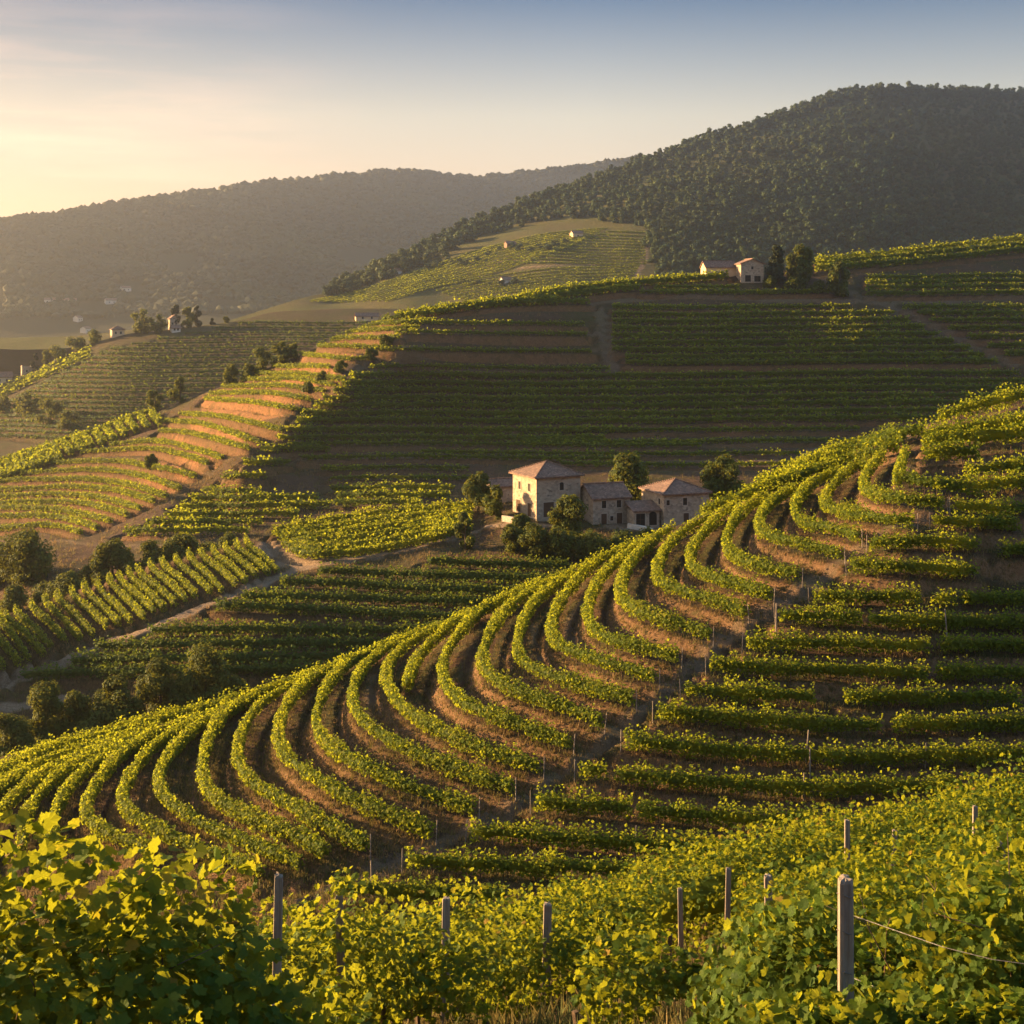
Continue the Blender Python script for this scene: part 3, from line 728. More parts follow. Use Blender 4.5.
for pxy, lab in CURVED:
    if lab is None:
        k += 1
        lab = f'sunlit row curving round the spur nose, {ordw(k)} up from bottom left'
    else:
        lab = 'sunlit vines, ' + lab
    hh = float(np.interp(SP.Y(np.array([a_[0] for a_ in pxy], float), np.array([a_[1] for a_ in pxy], float)).mean(), [82, 108], [1.0, 1.35]))
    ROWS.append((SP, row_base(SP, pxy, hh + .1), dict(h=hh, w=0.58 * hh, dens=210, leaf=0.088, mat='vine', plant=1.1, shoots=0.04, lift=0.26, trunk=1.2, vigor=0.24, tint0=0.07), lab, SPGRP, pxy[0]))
for i, pxy in enumerate([[(742, 494), (770, 486), (800, 474), (835, 464), (870, 454), (900, 444)], [(757, 484), (790, 472), (820, 461), (850, 451), (880, 442), (905, 436)],
                         [(800, 466), (840, 450), (880, 438), (925, 429)], [(700, 512), (740, 499), (790, 480), (830, 467)]]):
    ROWS.append((SP, row_base(SP, pxy, 1.5), dict(h=1.5, w=1.3, dens=150, leaf=0.12, mat='vine', plant=1.2, lift=0.2), f'bushy bright row along the spur crest, {ordw(i + 1)} of four behind the nose', 'rows along the spur crest', None))
for i, (pxy, h) in enumerate([([(922, 446), (953, 442), (986, 440), (1024, 436), (1060, 430)], 2.4), ([(924, 438), (953, 433), (986, 430), (1024, 424), (1060, 418)], 2.2),
                              ([(922, 456), (953, 453), (980, 455)], 1.8), ([(940, 421), (953, 415), (979, 408), (1024, 396), (1070, 384)], 1.9), ([(903, 480), (930, 485), (965, 489), (1000, 484), (1050, 482)], 1.5), ([(966, 472), (1000, 468), (1050, 464)], 1.4)]):
    lab = ['tall staked vines standing in a bright row at the right end of the spur crest', 'tall staked row directly behind the brightest row at the right end of the crest', 'short staked row in front of the tall bright vines',
           'last lit row on the skyline of the spur, above a red earth strip', 'row of greener vines below the tall staked vines', 'loose thin vines to the right below the tall staked row'][i]
    ROWS.append((SP, row_base(SP, pxy, h), dict(h=h, w=0.9, dens=150, leaf=0.12, mat='vine', plant=0.85, lift=0.28, vigor=0.4, trunk=0.9), lab, 'staked vine rows at the top of the spur', None))
# --- the spur: straight terrace rows right of the path, lowest first
STRAIGHT = [
    [[(332, 888), (400, 892), (507, 897)]], [[(540, 866), (640, 872), (760, 876)]], [[(407, 861), (450, 864), (556, 869)]],
    [[(470, 832), (515, 835), (556, 838), (632, 845), (752, 851)]], [[(535, 802), (632, 810)], [(637, 812), (720, 818), (838, 822)]],
    [[(579, 771), (607, 772)], [(615, 775), (665, 780), (720, 785), (796, 788), (868, 787), (958, 784)]],
    [[(625, 740), (665, 745), (720, 751), (796, 756), (893, 757), (1035, 753)]], [[(657, 712), (690, 715), (760, 721), (883, 726)], [(893, 726), (960, 725), (1040, 723)]],
    [[(685, 689), (715, 692), (755, 694), (815, 697)], [(843, 696), (930, 698), (1020, 699)]], [[(710, 664), (740, 666), (796, 669), (870, 671), (928, 674)], [(938, 672), (1040, 674)]],
    [[(746, 642), (785, 643), (830, 644), (930, 646)], [(940, 645), (1040, 646)]], [[(779, 615), (810, 616), (862, 618)], [(868, 620), (916, 621), (1040, 623)]],
    [[(813, 596), (887, 597), (921, 597)], [(933, 599), (955, 599)], [(962, 598), (1040, 599)]], [[(850, 566), (887, 567), (931, 569), (977, 571)]],
    [[(870, 544), (909, 542), (953, 542), (979, 545)], [(1001, 549), (1045, 550)]], [[(933, 521), (962, 522), (1017, 524)]], [[(953, 506), (986, 508), (1045, 508)]]]
for i, segs in enumerate(STRAIGHT):
    for j, pxy in enumerate(segs):
        part = '' if len(segs) == 1 else (', piece nearest the path' if j == 0 else (', piece right of the gap' if j == len(segs) - 1 else ', short piece between gaps'))
        ROWS.append((SP, row_base(SP, pxy, 1.35), dict(h=1.25, w=0.8, dens=210, leaf=0.088, mat='vine', plant=1.0, lift=0.22, shoots=0.08, vigor=0.3, trunk=1.1),
                     f'level row right of the grassy path, {ordw(i + 1)} up{part}', 'level vine rows on the shaded side of the spur', pxy[0]))

# --- valley: slanting block, long block, shaded terraces
BLOCK = [((-60, 634), (-25, 668)), ((-45, 630), (-10, 672)), ((-30, 625), (4, 668)), ((-14, 621), (19, 663)), ((-1, 616), (29, 659)), ((6, 614), (44, 654)), ((16, 609), (51, 647)), ((31, 603), (66, 641)), ((45, 598), (81, 639)), ((57, 594), (93, 634)), ((72, 590), (107, 626)),
         ((84, 585), (119, 623)), ((97, 582), (131, 621)), ((109, 577), (144, 617)), ((119, 575), (154, 611)), ((129, 571), (164, 608)), ((138, 568), (175, 603)), ((150, 563), (186, 599)), ((162, 560), (196, 595)), ((176, 557), (211, 591)), ((189, 553), (222, 590)), ((201, 550), (236, 583)), ((213, 547), (246, 580)), ((225, 544), (256, 574)), ((236, 541), (268, 572)), ((246, 538), (277, 570))]
for i, (a, b) in enumerate(BLOCK):
    pxy = [(a[0] - 0.5, a[1] - 1), (a[0] + 1.0, a[1] + 4), (a[0] + 5, a[1] + 9)] + [(a[0] + (b[0] - a[0]) * f, a[1] + (b[1] - a[1]) * f) for f in (0.45, 0.7, 1.0)]
    ROWS.append((VA, row_base(VA, pxy, 1.5, 2.0, 3), dict(h=1.3, w=0.75, dens=80, leaf=0.14, mat='vine', plant=1.1, lift=0.15, vigor=0.18, shoots=0.02, tint0=0.22), f'slanting sunlit row on the valley shelf above the track, {ordw(i + 1)} from the left', 'slanting vine rows above the farm track', None))  # raised tint paints sunlight into leaves that neighbouring rows shade
for i in range(6):
    f = i / 5
    top, bot = [(272, 531), (340, 519), (400, 511), (475, 505)], [(290, 549), (322, 556), (400, 547), (470, 527)]
    pxy = [(a[0] * (1 - f) + b[0] * f, a[1] * (1 - f) + b[1] * f) for a, b in zip(top, bot)]
    ROWS.append((VA, row_base(VA, pxy, 1.9, 2.0, 3), dict(h=1.9, w=1.3, dens=75, leaf=0.18, mat='vine', plant=1.0, lift=0.18, vigor=0.35, tint0=0.18), f'bright row in the long block left of the farmhouse, {ordw(i + 1)} from its back edge', 'rows of the bright block beside the farm', None))  # raised leaf tint stands in for sun on this block
SHADE = [[(427, 561), (486, 563), (570, 566)], [(318, 571), (370, 573), (430, 575), (486, 576), (560, 578)], [(280, 582), (330, 583), (405, 587), (486, 589), (550, 590)], [(241, 596), (330, 597), (480, 600), (530, 601)],
         [(215, 605), (280, 607), (380, 613), (500, 616)], [(149, 631), (250, 628), (330, 630), (450, 627)], [(96, 647), (175, 646), (256, 643), (420, 642)], [(70, 661), (150, 660), (256, 657), (380, 655)], [(20, 676), (75, 673), (150, 673), (256, 669), (330, 668)]]
for i, pxy in enumerate(SHADE):
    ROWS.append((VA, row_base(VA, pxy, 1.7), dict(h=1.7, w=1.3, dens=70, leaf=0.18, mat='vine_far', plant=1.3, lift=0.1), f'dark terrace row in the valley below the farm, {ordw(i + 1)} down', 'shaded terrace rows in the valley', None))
VA.add_path([(-20, 690), (0, 683), (40, 669), (100, 646), (160, 623), (220, 600), (262, 582), (290, 572), (312, 566)], 2.6)
VA.add_path([(300, 570), (330, 562), (400, 551), (440, 541), (480, 528), (520, 524), (560, 527)], 2.4)
VA.add_path([(270, 545), (285, 556), (305, 566)], 6.0)
VA.add_path([(-20, 712), (30, 707), (60, 700)], 2.2)
VA.add_path([(612, 527), (640, 528), (660, 530)], 4.0)
SP.add_path([(300, 900), (375, 868), (440, 842), (490, 815), (540, 786), (585, 752), (622, 722), (655, 698), (680, 678), (700, 655), (730, 632), (765, 608), (800, 590), (835, 565), (860, 548), (880, 532), (920, 512)], 1.5, 0.45)
SP.add_path([(900, 470), (925, 463), (965, 462), (1000, 462)], 2.0, 0.45)
SP.add_path([(905, 437), (930, 426), (960, 420), (1024, 411), (1060, 405)], 1.4, 0.45)
SP.add_path([(575, 640), (566, 630), (571, 612), (585, 596), (603, 585)], 0.9, 0.45)
SP.add_path([(540, 655), (531, 640), (535, 622)], 0.7, 0.45)
SP.add_path([(372, 705), (368, 690), (374, 675)], 0.7, 0.45)

# --- the terraced hill behind: shaded face
def spur_x(py): return np.interp(py, [315, 330, 375, 420, 460, 510, 545], [440, 405, 350, 296, 250, 175, 95])
def diag(py): return 868 + (py - 297) * 2.15
HR = dict(h=1.9, w=1.5, dens=20, leaf=0.32, mat='vine', plant=2.0, lift=0.08, vigor=0.25, shoots=0.03)
n = 0
def wav(x0, x1, py, sl=0.0, k=0):
    xs = np.linspace(x0, x1, 8)
    return [(x, py + sl * (x - x0) / 100 + 0.9 * math.sin(x / 97 + k) ) for x in xs]
def hill_row(pxy, lab, grp, **kw):
    d = dict(HR); d.update(kw)
    ROWS.append((MI, row_base(MI, pxy, d['h'], 4.0, 3), d, lab, grp, None))
for i, py in enumerate([313, 320, 327, 334, 341, 348, 355, 361]):
    hill_row(wav(612 if i < 6 else 625, diag(py) - 8, py, 0.0, 1), f'dark row in the upper block of the shaded hill face, {ordw(i + 1)} down', 'rows of the upper hill block')
for i, (x0, x1, py) in enumerate([(655, 740, 286), (640, 830, 291), (612, 850, 306)]):
    hill_row(wav(x0, x1, py, 0.0, 1), f'scrubby dark row just below the hilltop house, {ordw(i + 1)} down', 'rows below the hilltop house', h=1.5)
for i, py in enumerate([372, 380, 387, 395, 402, 410, 417]):
    hill_row(wav(spur_x(py + 3), diag(py) - 10 if py < 375 else 1050, py + 3, -0.35, 2), f'long dark row crossing the whole shaded hill face, {ordw(i + 1)} down', 'long rows across the hill face')
for i, (x1, py) in enumerate([(640, 426), (605, 434)]):
    hill_row(wav(spur_x(py + 3), x1, py + 3, -0.3, 2), f'row stopping halfway along the hill face, {["upper", "lower"][i]} one under the long rows', 'half rows on the hill face')
for i, py in enumerate([277, 282, 287, 293]):
    hill_row(wav(866, 1060, py, -0.4, 0), f'row of the small block right of the hilltop trees, {ordw(i + 1)} down', 'rows of the small hilltop block')
for i, py in enumerate([307, 313, 320, 328, 337, 346, 354]):
    hill_row(wav(diag(py) + 14, 1060, py, -0.3, 0.5), f'row right of the slanting track on the hill, {ordw(i + 1)} down', 'rows right of the slanting hill track')
for i, (x0, x1, py) in enumerate([(0, 330, 448), (0, 290, 462), (0, 265, 475), (0, 262, 490), (0, 318, 497), (0, 330, 505), (0, 300, 513), (0, 262, 521), (0, 250, 530), (330, 455, 488), (336, 450, 496), (333, 420, 503)]):
    x0 = x0 or spur_x(py) - 4
    hill_row(wav(x0, x1, py, 0, 1.5), f'lower row on the shaded hill face, {ordw(i + 1) if i < 9 else ordw(i - 8)} down {"right of the spur track" if i < 9 else "behind the bright block"}', 'lower rows on the hill face')
for i, (x0, x1, py) in enumerate([(400, 585, 323), (395, 588, 333), (375, 592, 350), (370, 610, 367), (290, 700, 443), (300, 640, 457), (420, 800, 452), (520, 900, 440), (320, 470, 468), (330, 480, 478), (560, 860, 428), (560, 840, 463)]):
    hill_row(wav(x0, x1, py, 0.1, 1), f'sparse scrubby row on a bare brown terrace of the hill, {ordw(i + 1)} down', 'sparse rows on the bare terraces', h=1.4, w=1.3, dens=12)
# lit crest rows
for i, pxy in enumerate([[(382, 319), (430, 312), (480, 305), (530, 301), (590, 301)], [(395, 314), (450, 308), (515, 300), (560, 295), (640, 287)], [(420, 309), (480, 303), (540, 294), (600, 286), (660, 281), (724, 276)], [(520, 296), (600, 284), (700, 276), (728, 274)]]):
    hill_row(pxy, f'sunlit row on the hill crest left of the hilltop house, {ordw(i + 1)} from below', 'sunlit rows on the hill crest', h=2.5, w=1.8, dens=22, leaf=0.36, mat='vine', plant=2.0)
for i, pxy in enumerate([[(815, 268), (870, 264), (940, 258), (1024, 249), (1060, 245)], [(815, 264), (870, 259), (940, 252), (1024, 244), (1060, 240)], [(815, 260), (870, 255), (940, 247), (1024, 238), (1060, 234)]]):
    hill_row(pxy, f'sunlit row on the skyline right of the hilltop trees, {ordw(i + 1)} from below', 'sunlit rows on the right skyline', h=2.6, w=1.8, dens=22, leaf=0.36, mat='vine', plant=2.0)
# left flank
FLANK = [[(-30, 530), (0, 528), (40, 523), (59, 524), (81, 532)], [(-30, 518), (0, 515), (50, 514), (72, 518), (97, 527)], [(-30, 510), (0, 507), (50, 507), (77, 511), (111, 520)], [(-30, 505), (0, 502), (60, 500), (90, 502), (127, 513)], [(-30, 498), (0, 495), (60, 493), (102, 496), (140, 507)],
         [(-30, 491), (0, 489), (70, 486), (114, 488), (154, 500)], [(-20, 482), (0, 480), (70, 478), (122, 481), (166, 495)], [(0, 473), (100, 468), (140, 474), (180, 487)], [(30, 463), (110, 459), (160, 467), (195, 475)], [(80, 451), (150, 447), (180, 453), (208, 462)], [(110, 444), (150, 440), (180, 444), (222, 456)],
         [(160, 430), (200, 434), (250, 447)], [(165, 420), (205, 423), (262, 441)], [(180, 413), (230, 417), (284, 429)], [(205, 398), (262, 403), (305, 410)], [(210, 393), (260, 391), (312, 399)], [(222, 386), (275, 384), (325, 390)], [(240, 379), (290, 377), (334, 384)], [(252, 372), (300, 373), (345, 379)], [(272, 365), (330, 366)], [(300, 353), (340, 358), (365, 358)],
         [(318, 345), (385, 347)], [(330, 338), (400, 337)], [(345, 331), (420, 327)], [(360, 324), (436, 320)]]
for i, pxy in enumerate(FLANK):
    hill_row(pxy, f'row on the left hill flank, {ordw(i + 1)} up from the round bushes', 'rows on the left flank of the hill', h=1.35, w=1.3, dens=42, leaf=0.22, mat='vine', plant=1.2, shoots=0.02, vigor=0.18, tint0=0.08)
for i, x in enumerate([-12, -3, 6, 14, 22, 30, 38, 46, 54, 63, 74, 84, 95, 106, 117, 128, 140, 152]):
    yc = float(MI.crest(np.array([x])))
    l = 13 if x < 60 else 9
    hill_row([(x, yc + 1), (x + 2.5, yc + 1 + l * .5), (x + 5 + (3 if x > 60 else 0), yc + l + 2)], f'short cross row at the lit left crest, {ordw(i + 1)} from the left', 'short cross rows at the left crest', h=2.2, w=1.9, dens=26, leaf=0.38, mat='vine', plant=2.0)
hill_row([(-30, 470), (0, 461), (58, 442), (100, 429), (130, 416), (150, 411)], 'unbroken lit row capping the left crest of the hill', 'rows on the left flank of the hill', h=2.0, w=1.8, dens=20, leaf=0.38, mat='vine')
for poly in [[(134, 468), (158, 474), (177, 484), (174, 493), (150, 483), (136, 477)], [(160, 458), (175, 464), (190, 472), (186, 481), (170, 473), (160, 466)], [(175, 451), (200, 457), (199, 466), (178, 459)], [(172, 433), (200, 441), (222, 451), (214, 458), (190, 449), (172, 440)],
             [(190, 424), (215, 424), (246, 437), (242, 444), (215, 438), (190, 430)], [(202, 397), (230, 396), (280, 411), (284, 417), (255, 420), (200, 410)], [(262, 393), (300, 398), (300, 406), (264, 400)], [(280, 379), (315, 381), (316, 390), (282, 387)], [(290, 365), (337, 368), (337, 376), (290, 372)], [(325, 352), (356, 354), (355, 361), (325, 358)], [(300, 352), (316, 349), (318, 356), (302, 358)]]:
    MI.banks.append((poly, 1.0))
MI.add_path([(440, 322), (405, 334), (372, 357), (346, 378), (318, 400), (296, 421), (272, 443), (248, 463), (212, 488), (176, 512), (135, 532), (96, 545), (66, 542)], 1.5, 0.3)
MI.add_path([(55, 541), (100, 546), (140, 548), (170, 545)], 2.4, 0.4)
MI.add_path([(840, 290), (868, 298), (905, 311), (940, 328), (985, 350), (1012, 364)], 4.0, 0.4)
MI.add_path([(600, 310), (608, 330), (606, 350), (612, 368)], 4.5, 0.4)
MI.add_path([(760, 300), (840, 301), (900, 303), (1000, 298), (1060, 294)], 3.0, 0.4)
MI.add_path([(590, 303), (640, 300), (700, 295), (760, 299)], 2.5, 0.4)
MI.add_path([(94, 462), (100, 452), (108, 444), (122, 435)], 2.0, 0.4)
MI.add_path([(370, 330), (600, 333)], 1.3, 0.4); MI.add_path([(370, 347), (596, 349)], 1.3, 0.4); MI.add_path([(350, 372), (610, 366)], 1.5, 0.4)
MI.add_path([(700, 470), (800, 455), (900, 430), (960, 415)], 3.0, 0.4)
MI.add_path([(290, 445), (420, 441), (560, 447), (700, 446), (860, 440)], 1.6, 0.4); MI.add_path([(270, 458), (420, 455), (620, 459), (800, 462)], 1.6, 0.4)

# --- the hazy side ridge and the far lit vineyards
for i in range(24):
    py = 322 + i * 4.9
    x0 = float(np.interp(py, [320, 345, 372, 400, 440], [250, 112, 60, 10, -20])); x1 = float(np.interp(py, [320, 340, 380, 440], [372, 330, 230, 70]))
    if x1 - x0 < 30: continue
    p = row_base(RI, wav(x0, x1, py, 0.1, 0.3), 2.2, 5.0)
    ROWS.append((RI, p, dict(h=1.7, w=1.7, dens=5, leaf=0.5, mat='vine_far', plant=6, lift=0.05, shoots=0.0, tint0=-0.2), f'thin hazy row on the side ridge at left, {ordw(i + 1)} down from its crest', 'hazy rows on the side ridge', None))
for i, d in enumerate((4, 7.5, 11)):
    p = row_base(RI, [(x, float(RI.crest(np.array([x]))) + d) for x in (-20, 20, 50, 70, 90)], 2.4, 5.0)
    ROWS.append((RI, p, dict(h=2.4, w=2.6, dens=6, leaf=0.75, mat='vine', plant=5, lift=0.05), f'golden row along the lit left edge of the side ridge, {ordw(i + 1)} from the top', 'golden rows at the edge of the side ridge', None))
def between(a, b, f): return [(p0[0] * (1 - f) + p1[0] * f, p0[1] * (1 - f) + p1[1] * f) for p0, p1 in zip(a, b)]
FARV = [between([(310, 303), (360, 290), (410, 275), (470, 252), (530, 235), (608, 226)], [(385, 303), (420, 293), (455, 281), (500, 268), (540, 256), (572, 244)], f) for f in np.linspace(0, 1, 11)]
FARV += [[(606 - 3.2 * (y - 229), y), (646, y + 0.5)] for y in np.arange(229, 263, 2.9)]
FARV += [between([(430, 290), (500, 271), (560, 266), (640, 263)], [(470, 303), (530, 292), (600, 284), (630, 282)], f) for f in np.linspace(0, 1, 8)]
for i, pxy in enumerate(FARV):
    p = row_base(FH, pxy, 2.6, 5.0)
    ROWS.append((FH, p, dict(h=1.8, w=1.8, dens=7, leaf=0.45, mat='vine', plant=8, lift=0.05, shoots=0, tint0=-0.15), f'faint row in the far vineyard under the forest, {ordw(i + 1) if i < 11 else ordw(i - 10) if i < 23 else ordw(i - 22)} down in its {"left" if i < 11 else "right" if i < 23 else "lowest"} field', 'faint rows of the far vineyard', None))
FH.add_path([(648, 230), (647, 250), (640, 268), (630, 285)], 4.0)
FH.add_path([(500, 262), (540, 258), (560, 246), (585, 232)], 4.0)
FH.add_path([(520, 266), (600, 262)], 3.0)

for L in LAYERS.values(): L.build()

# the near slope, walked on by the camera
def z_near(X, Y):
    X, Y = np.asarray(X, float), np.asarray(Y, float)
    c = 0.10 + 0.172 * sstep(8, 30, Y)
    base = -1.3 - 0.45 * np.minimum(Y, 42) - 0.62 * np.maximum(Y - 42, 0) * sstep(40, 52, Y) - 0.45 * np.maximum(Y - 42, 0) * (1 - sstep(40, 52, Y))
    return base + np.where(X > 0, c * X - 0.002 * X * X * sstep(20, 45, Y), 0.15 * X) + 0.08 * fbm(X / 2.5, Y / 2.5, 3, 91)
xs = np.concatenate([np.arange(-60, -12, 2.0), np.arange(-12, 26, 0.3), np.arange(26, 90, 2.5)])
ys = np.concatenate([np.arange(-25, 4, 1.0), np.arange(4, 56, 0.3), np.arange(56, 80, 2.0)])
GX, GY = np.meshgrid(xs, ys)
GZ = z_near(GX, GY)
i = np.arange(GX.size).reshape(GX.shape)
Fq = np.stack([i[:-1, :-1], i[:-1, 1:], i[1:, 1:], i[1:, :-1]], -1).reshape(-1, 4)
zz = np.zeros(GX.size)
tag(mesh_np('near_slope', np.stack([GX, GY, GZ], -1).reshape(-1, 3), [Fq], M['g_near'], {'bank': sstep(0.45, 0.62, vnoise(GX / 1.2, GY / 1.2, 8)).ravel() * 0.8, 'grass': zz, 'path': zz}, smooth=True), kind='structure')
# valley floor to the horizon
m = MB(); nx = 24
for a in range(nx):
    for b in range(nx):
        x0, x1 = -4400 + 8800 * a / nx, -4400 + 8800 * (a + 1) / nx; y0, y1 = -200 + 6400 * b / nx, -200 + 6400 * (b + 1) / nx
        m.add([(x0, y0, -64), (x1, y0, -64), (x1, y1, -64), (x0, y1, -64)], [(0, 1, 2, 3)])
tag(m.build('valley_floor', M['g_forest']), kind='structure')

# the air between
t = NT('haze_air')
pv = t.new('ShaderNodeVolumePrincipled')
pv.inputs['Color'].default_value = HAZE_COLOR
pv.inputs['Density'].default_value = HAZE_DENSITY
pv.inputs['Anisotropy'].default_value = HAZE_ANISO
t.link(pv.outputs[0], t.out.inputs['Volume'])
m = MB(); m.box(-4500, -300, -66, 4500, 6400, 320)
tag(m.build('haze', t.m), kind='stuff')
# ------------------------------------------------------------------ build the vine rows
m = MB(); m.tube([(0, 0, -0.15), (0.02, 0.01, 0.25), (-0.01, 0.02, 0.55)], [0.035, 0.028, 0.03], 5)
TRUNK = m.build('trunk', M['cane'], link=False)
for (L, p, d, lab, grp, end) in ROWS:
    d = dict(d); tr = d.pop('trunk', None); d['mat'] = M[d['mat']]
    if tr:
        root = empty('vine_row', p[len(p) // 2], lab, 'vine row', grp)
        o = hedge('foliage', p - p[len(p) // 2], parent=root, **d)
        q = densify(p, tr)[1:-1:1]
        if len(q) > 60: q = q[np.linspace(0, len(q) - 1, 60).astype(int)]
        for v in q:
            c = TRUNK.copy(); SC.collection.objects.link(c); c.parent = root
            c.location = v - p[len(p) // 2] + RNG.normal(scale=(.08, .08, 0)); c.rotation_euler = (0, 0, RNG.uniform(0, 6))
    else:
        tag(hedge('vine_row', p, **d), lab, 'vine row', grp)

# ------------------------------------------------------------------ posts
def post_mesh(name, w, h, parent=None, mat=None, seed=0):
    rng = np.random.default_rng(seed); k = 16; zs = [-0.5, 0.05, h * .4, h * .75, h - 0.02, h]
    V = []
    for j, z in enumerate(zs):
        for a in range(k):
            q = 2 * math.pi * a / k
            sq = 1 / (abs(math.cos(q)) ** 4 + abs(math.sin(q)) ** 4) ** 0.25
            r = sq * w / 2 * (1.06 - 0.08 * max(z, 0) / h) * (1 + 0.10 * math.cos(3 * q + 1) + rng.uniform(-.04, .04)) * (0.88 if j == 5 else 1)
            V.append((r * math.cos(q), r * math.sin(q), z + (rng.uniform(-.02, .012) if j >= 4 else 0)))
    F4 = [(j * k + a, j * k + (a + 1) % k, (j + 1) * k + (a + 1) % k, (j + 1) * k + a) for j in range(5) for a in range(k)]
    V.append((0, 0, h + .005)); c = len(V) - 1
    F3 = [(5 * k + a, 5 * k + (a + 1) % k, c) for a in range(k)]
    return mesh_np(name, np.array(V), [np.array(F4), np.array(F3)], mat or M['post'], smooth=False, parent=parent)
STAKE = None
def stake(p, h, lab, grp, w=0.07, tilt=0.0):
    global STAKE
    if STAKE is None:
        STAKE = post_mesh('trellis_stake', 0.07, 1.0); o = STAKE
    else:
        o = STAKE.copy(); SC.collection.objects.link(o)
    o.location = p; o.scale = (w / .07, w / .07, h); o.rotation_euler = (RNG.normal(scale=.03), tilt + RNG.normal(scale=.04), RNG.uniform(0, 6))
    return tag(o, lab, 'stake', grp)
for (L, p, d, lab, grp, end) in ROWS:
    if L is SP and end is not None and 0 < end[0] < 1024 and end[1] < 840 + (30 if end[0] > 330 else 0) and (end[0] > 310):
        where = 'curved row' if 'curv' in grp else 'level row'
        num = lab.split(', ')[1].split(' up')[0] if ', ' in lab else ''
        t0 = p[0] - p[min(4, len(p) - 1)]; t0[2] = 0; t0 /= np.linalg.norm(t0) + 1e-6
        if 'piece right' in lab or 'short piece' in lab: continue
        if 'breaking' in lab or 'upright' in lab: continue
        stake(p[0] + t0 * 0.25, 1.3, f'thin stake at the path end of the {num} {where}' + (' from bottom left' if 'curv' in grp else ' up the spur'), 'stakes along the spur path', 0.05)
for i, (px, py, h, lab) in enumerate([(806, 760, 1.7, 'grey stake among the dark lower terrace rows, left of a thin twin'), (810, 775, 1.5, 'short thin stake beside the twin stake in the lower dark rows'), (925, 768, 1.4, 'pale stake below a dark row near the right foot of the spur'), (804, 800, 1.5, 'stake in a gap of the lowest dark terrace rows'),
                                      (635, 858, 1.6, 'stake standing in the lowest rows just above the near vines'), (947, 641, 2.0, 'tall pale stake in the upper level rows near the right edge'), (776, 636, 2.1, 'tall thin stake at the bend of the grassy path'), (372, 896, 1.7, 'thin bent stake at the foot of the path behind the near posts'), (832, 469, 2.2, 'bare stake by the dark hollow behind the spur crest')]):
    if i == 8: continue
    stake(SP.pt(px, py), h, lab, 'stakes standing in the level rows')

# ------------------------------------------------------------------ near vines
def near_line(pts): 
    q = densify(chaikin(pts, 2), 0.3); return np.stack([q[:, 0], q[:, 1], z_near(q[:, 0], q[:, 1])], -1)
NEAR = [
    ([(-11, 6.8), (-5.2, 7.2), (-3.4, 7.3), (-2.3, 7.8), (-1.8, 8.6)], 1.60, 1.5, 3000, 0.054, 'lobed', 'big backlit bush of vine leaves filling the bottom left corner'),  # left end runs on out of view, added to shade the visible leaves
    ([(1.75, 11.6), (2.3, 10.3), (3.3, 9.6), (4.6, 9.0), (6.2, 8.4)], 0.98, 1.0, 2500, 0.047, 'lobed', 'near vine row behind the thick post at bottom right, with wires'),
    ([(-7, 16.0), (-3.5, 16.5), (-1.9, 17.5), (-1.2, 19)], 1.7, 1.1, 800, 0.055, 'lobed', 'leafy row just behind the big bottom left bush'),
    ([(-8, 21), (-4, 21.2), (-1.2, 21.6), (-.5, 22.2)], 1.65, 1.1, 700, 0.055, 'lobed', 'leafy row ending beside the dark trunks at bottom centre'),
]
for Y0, x0 in ((13.2, 3.6), (15.2, 3.0), (17.3, 3.1), (19.4, 3.3), (21.4, 3.5), (23.5, 3.7)):
    NEAR.append(([(x, Y0 - 0.10 * (x - 3) + 0.1 * math.sin(x)) for x in np.linspace(x0, 15, 7)], 1.12, 1.1, 980, 0.046, 'lobed', f'bright row behind the thick tied post, {ordw([13.2, 15.2, 17.3, 19.4, 21.4, 23.5].index(Y0) + 1)} row back on the right'))
NEAR.append(([(-2.9, 17.9), (-1.8, 18.1), (-0.9, 18.3), (-0.35, 18.6)], 1.2, 0.95, 750, 0.055, 'lobed', 'low leafy row in front of the two posts left of centre'))
NEAR.append(([(-1.75, 8.9), (-1.5, 9.2), (-1.05, 9.6)], 1.05, 0.9, 1700, 0.05, 'lobed', 'low vine at the right foot of the big leafy bush'))
NEAR.append(([(1.5, 8.9), (2.0, 8.75), (2.5, 8.6), (3.4, 8.3)], 0.50, 0.6, 2200, 0.047, 'lobed', 'low leafy shoots in front of the foot of the thick tied post'))
NEAR.append(([(0.75, 15.4), (1.2, 15.5), (1.7, 15.4), (2.2, 15.2)], 0.85, 0.9, 800, 0.054, 'lobed', 'low leafy vines left of the thick tied post, above dry grass'))
NEAR.append(([(-0.75, 20.3), (0.4, 20.5), (1.4, 20.6), (2.1, 20.5)], 1.05, 1.0, 950, 0.050, 'lobed', 'short leafy row right behind the bottom centre post'))
NEAR.append(([(-1.6, 23.0), (0.2, 23.3), (1.5, 23.4), (2.5, 23.3)], 1.5, 1.0, 650, 0.056, 'lobed', 'second short leafy row back from the bottom centre post'))
NFULL = len(NEAR)
k = 0
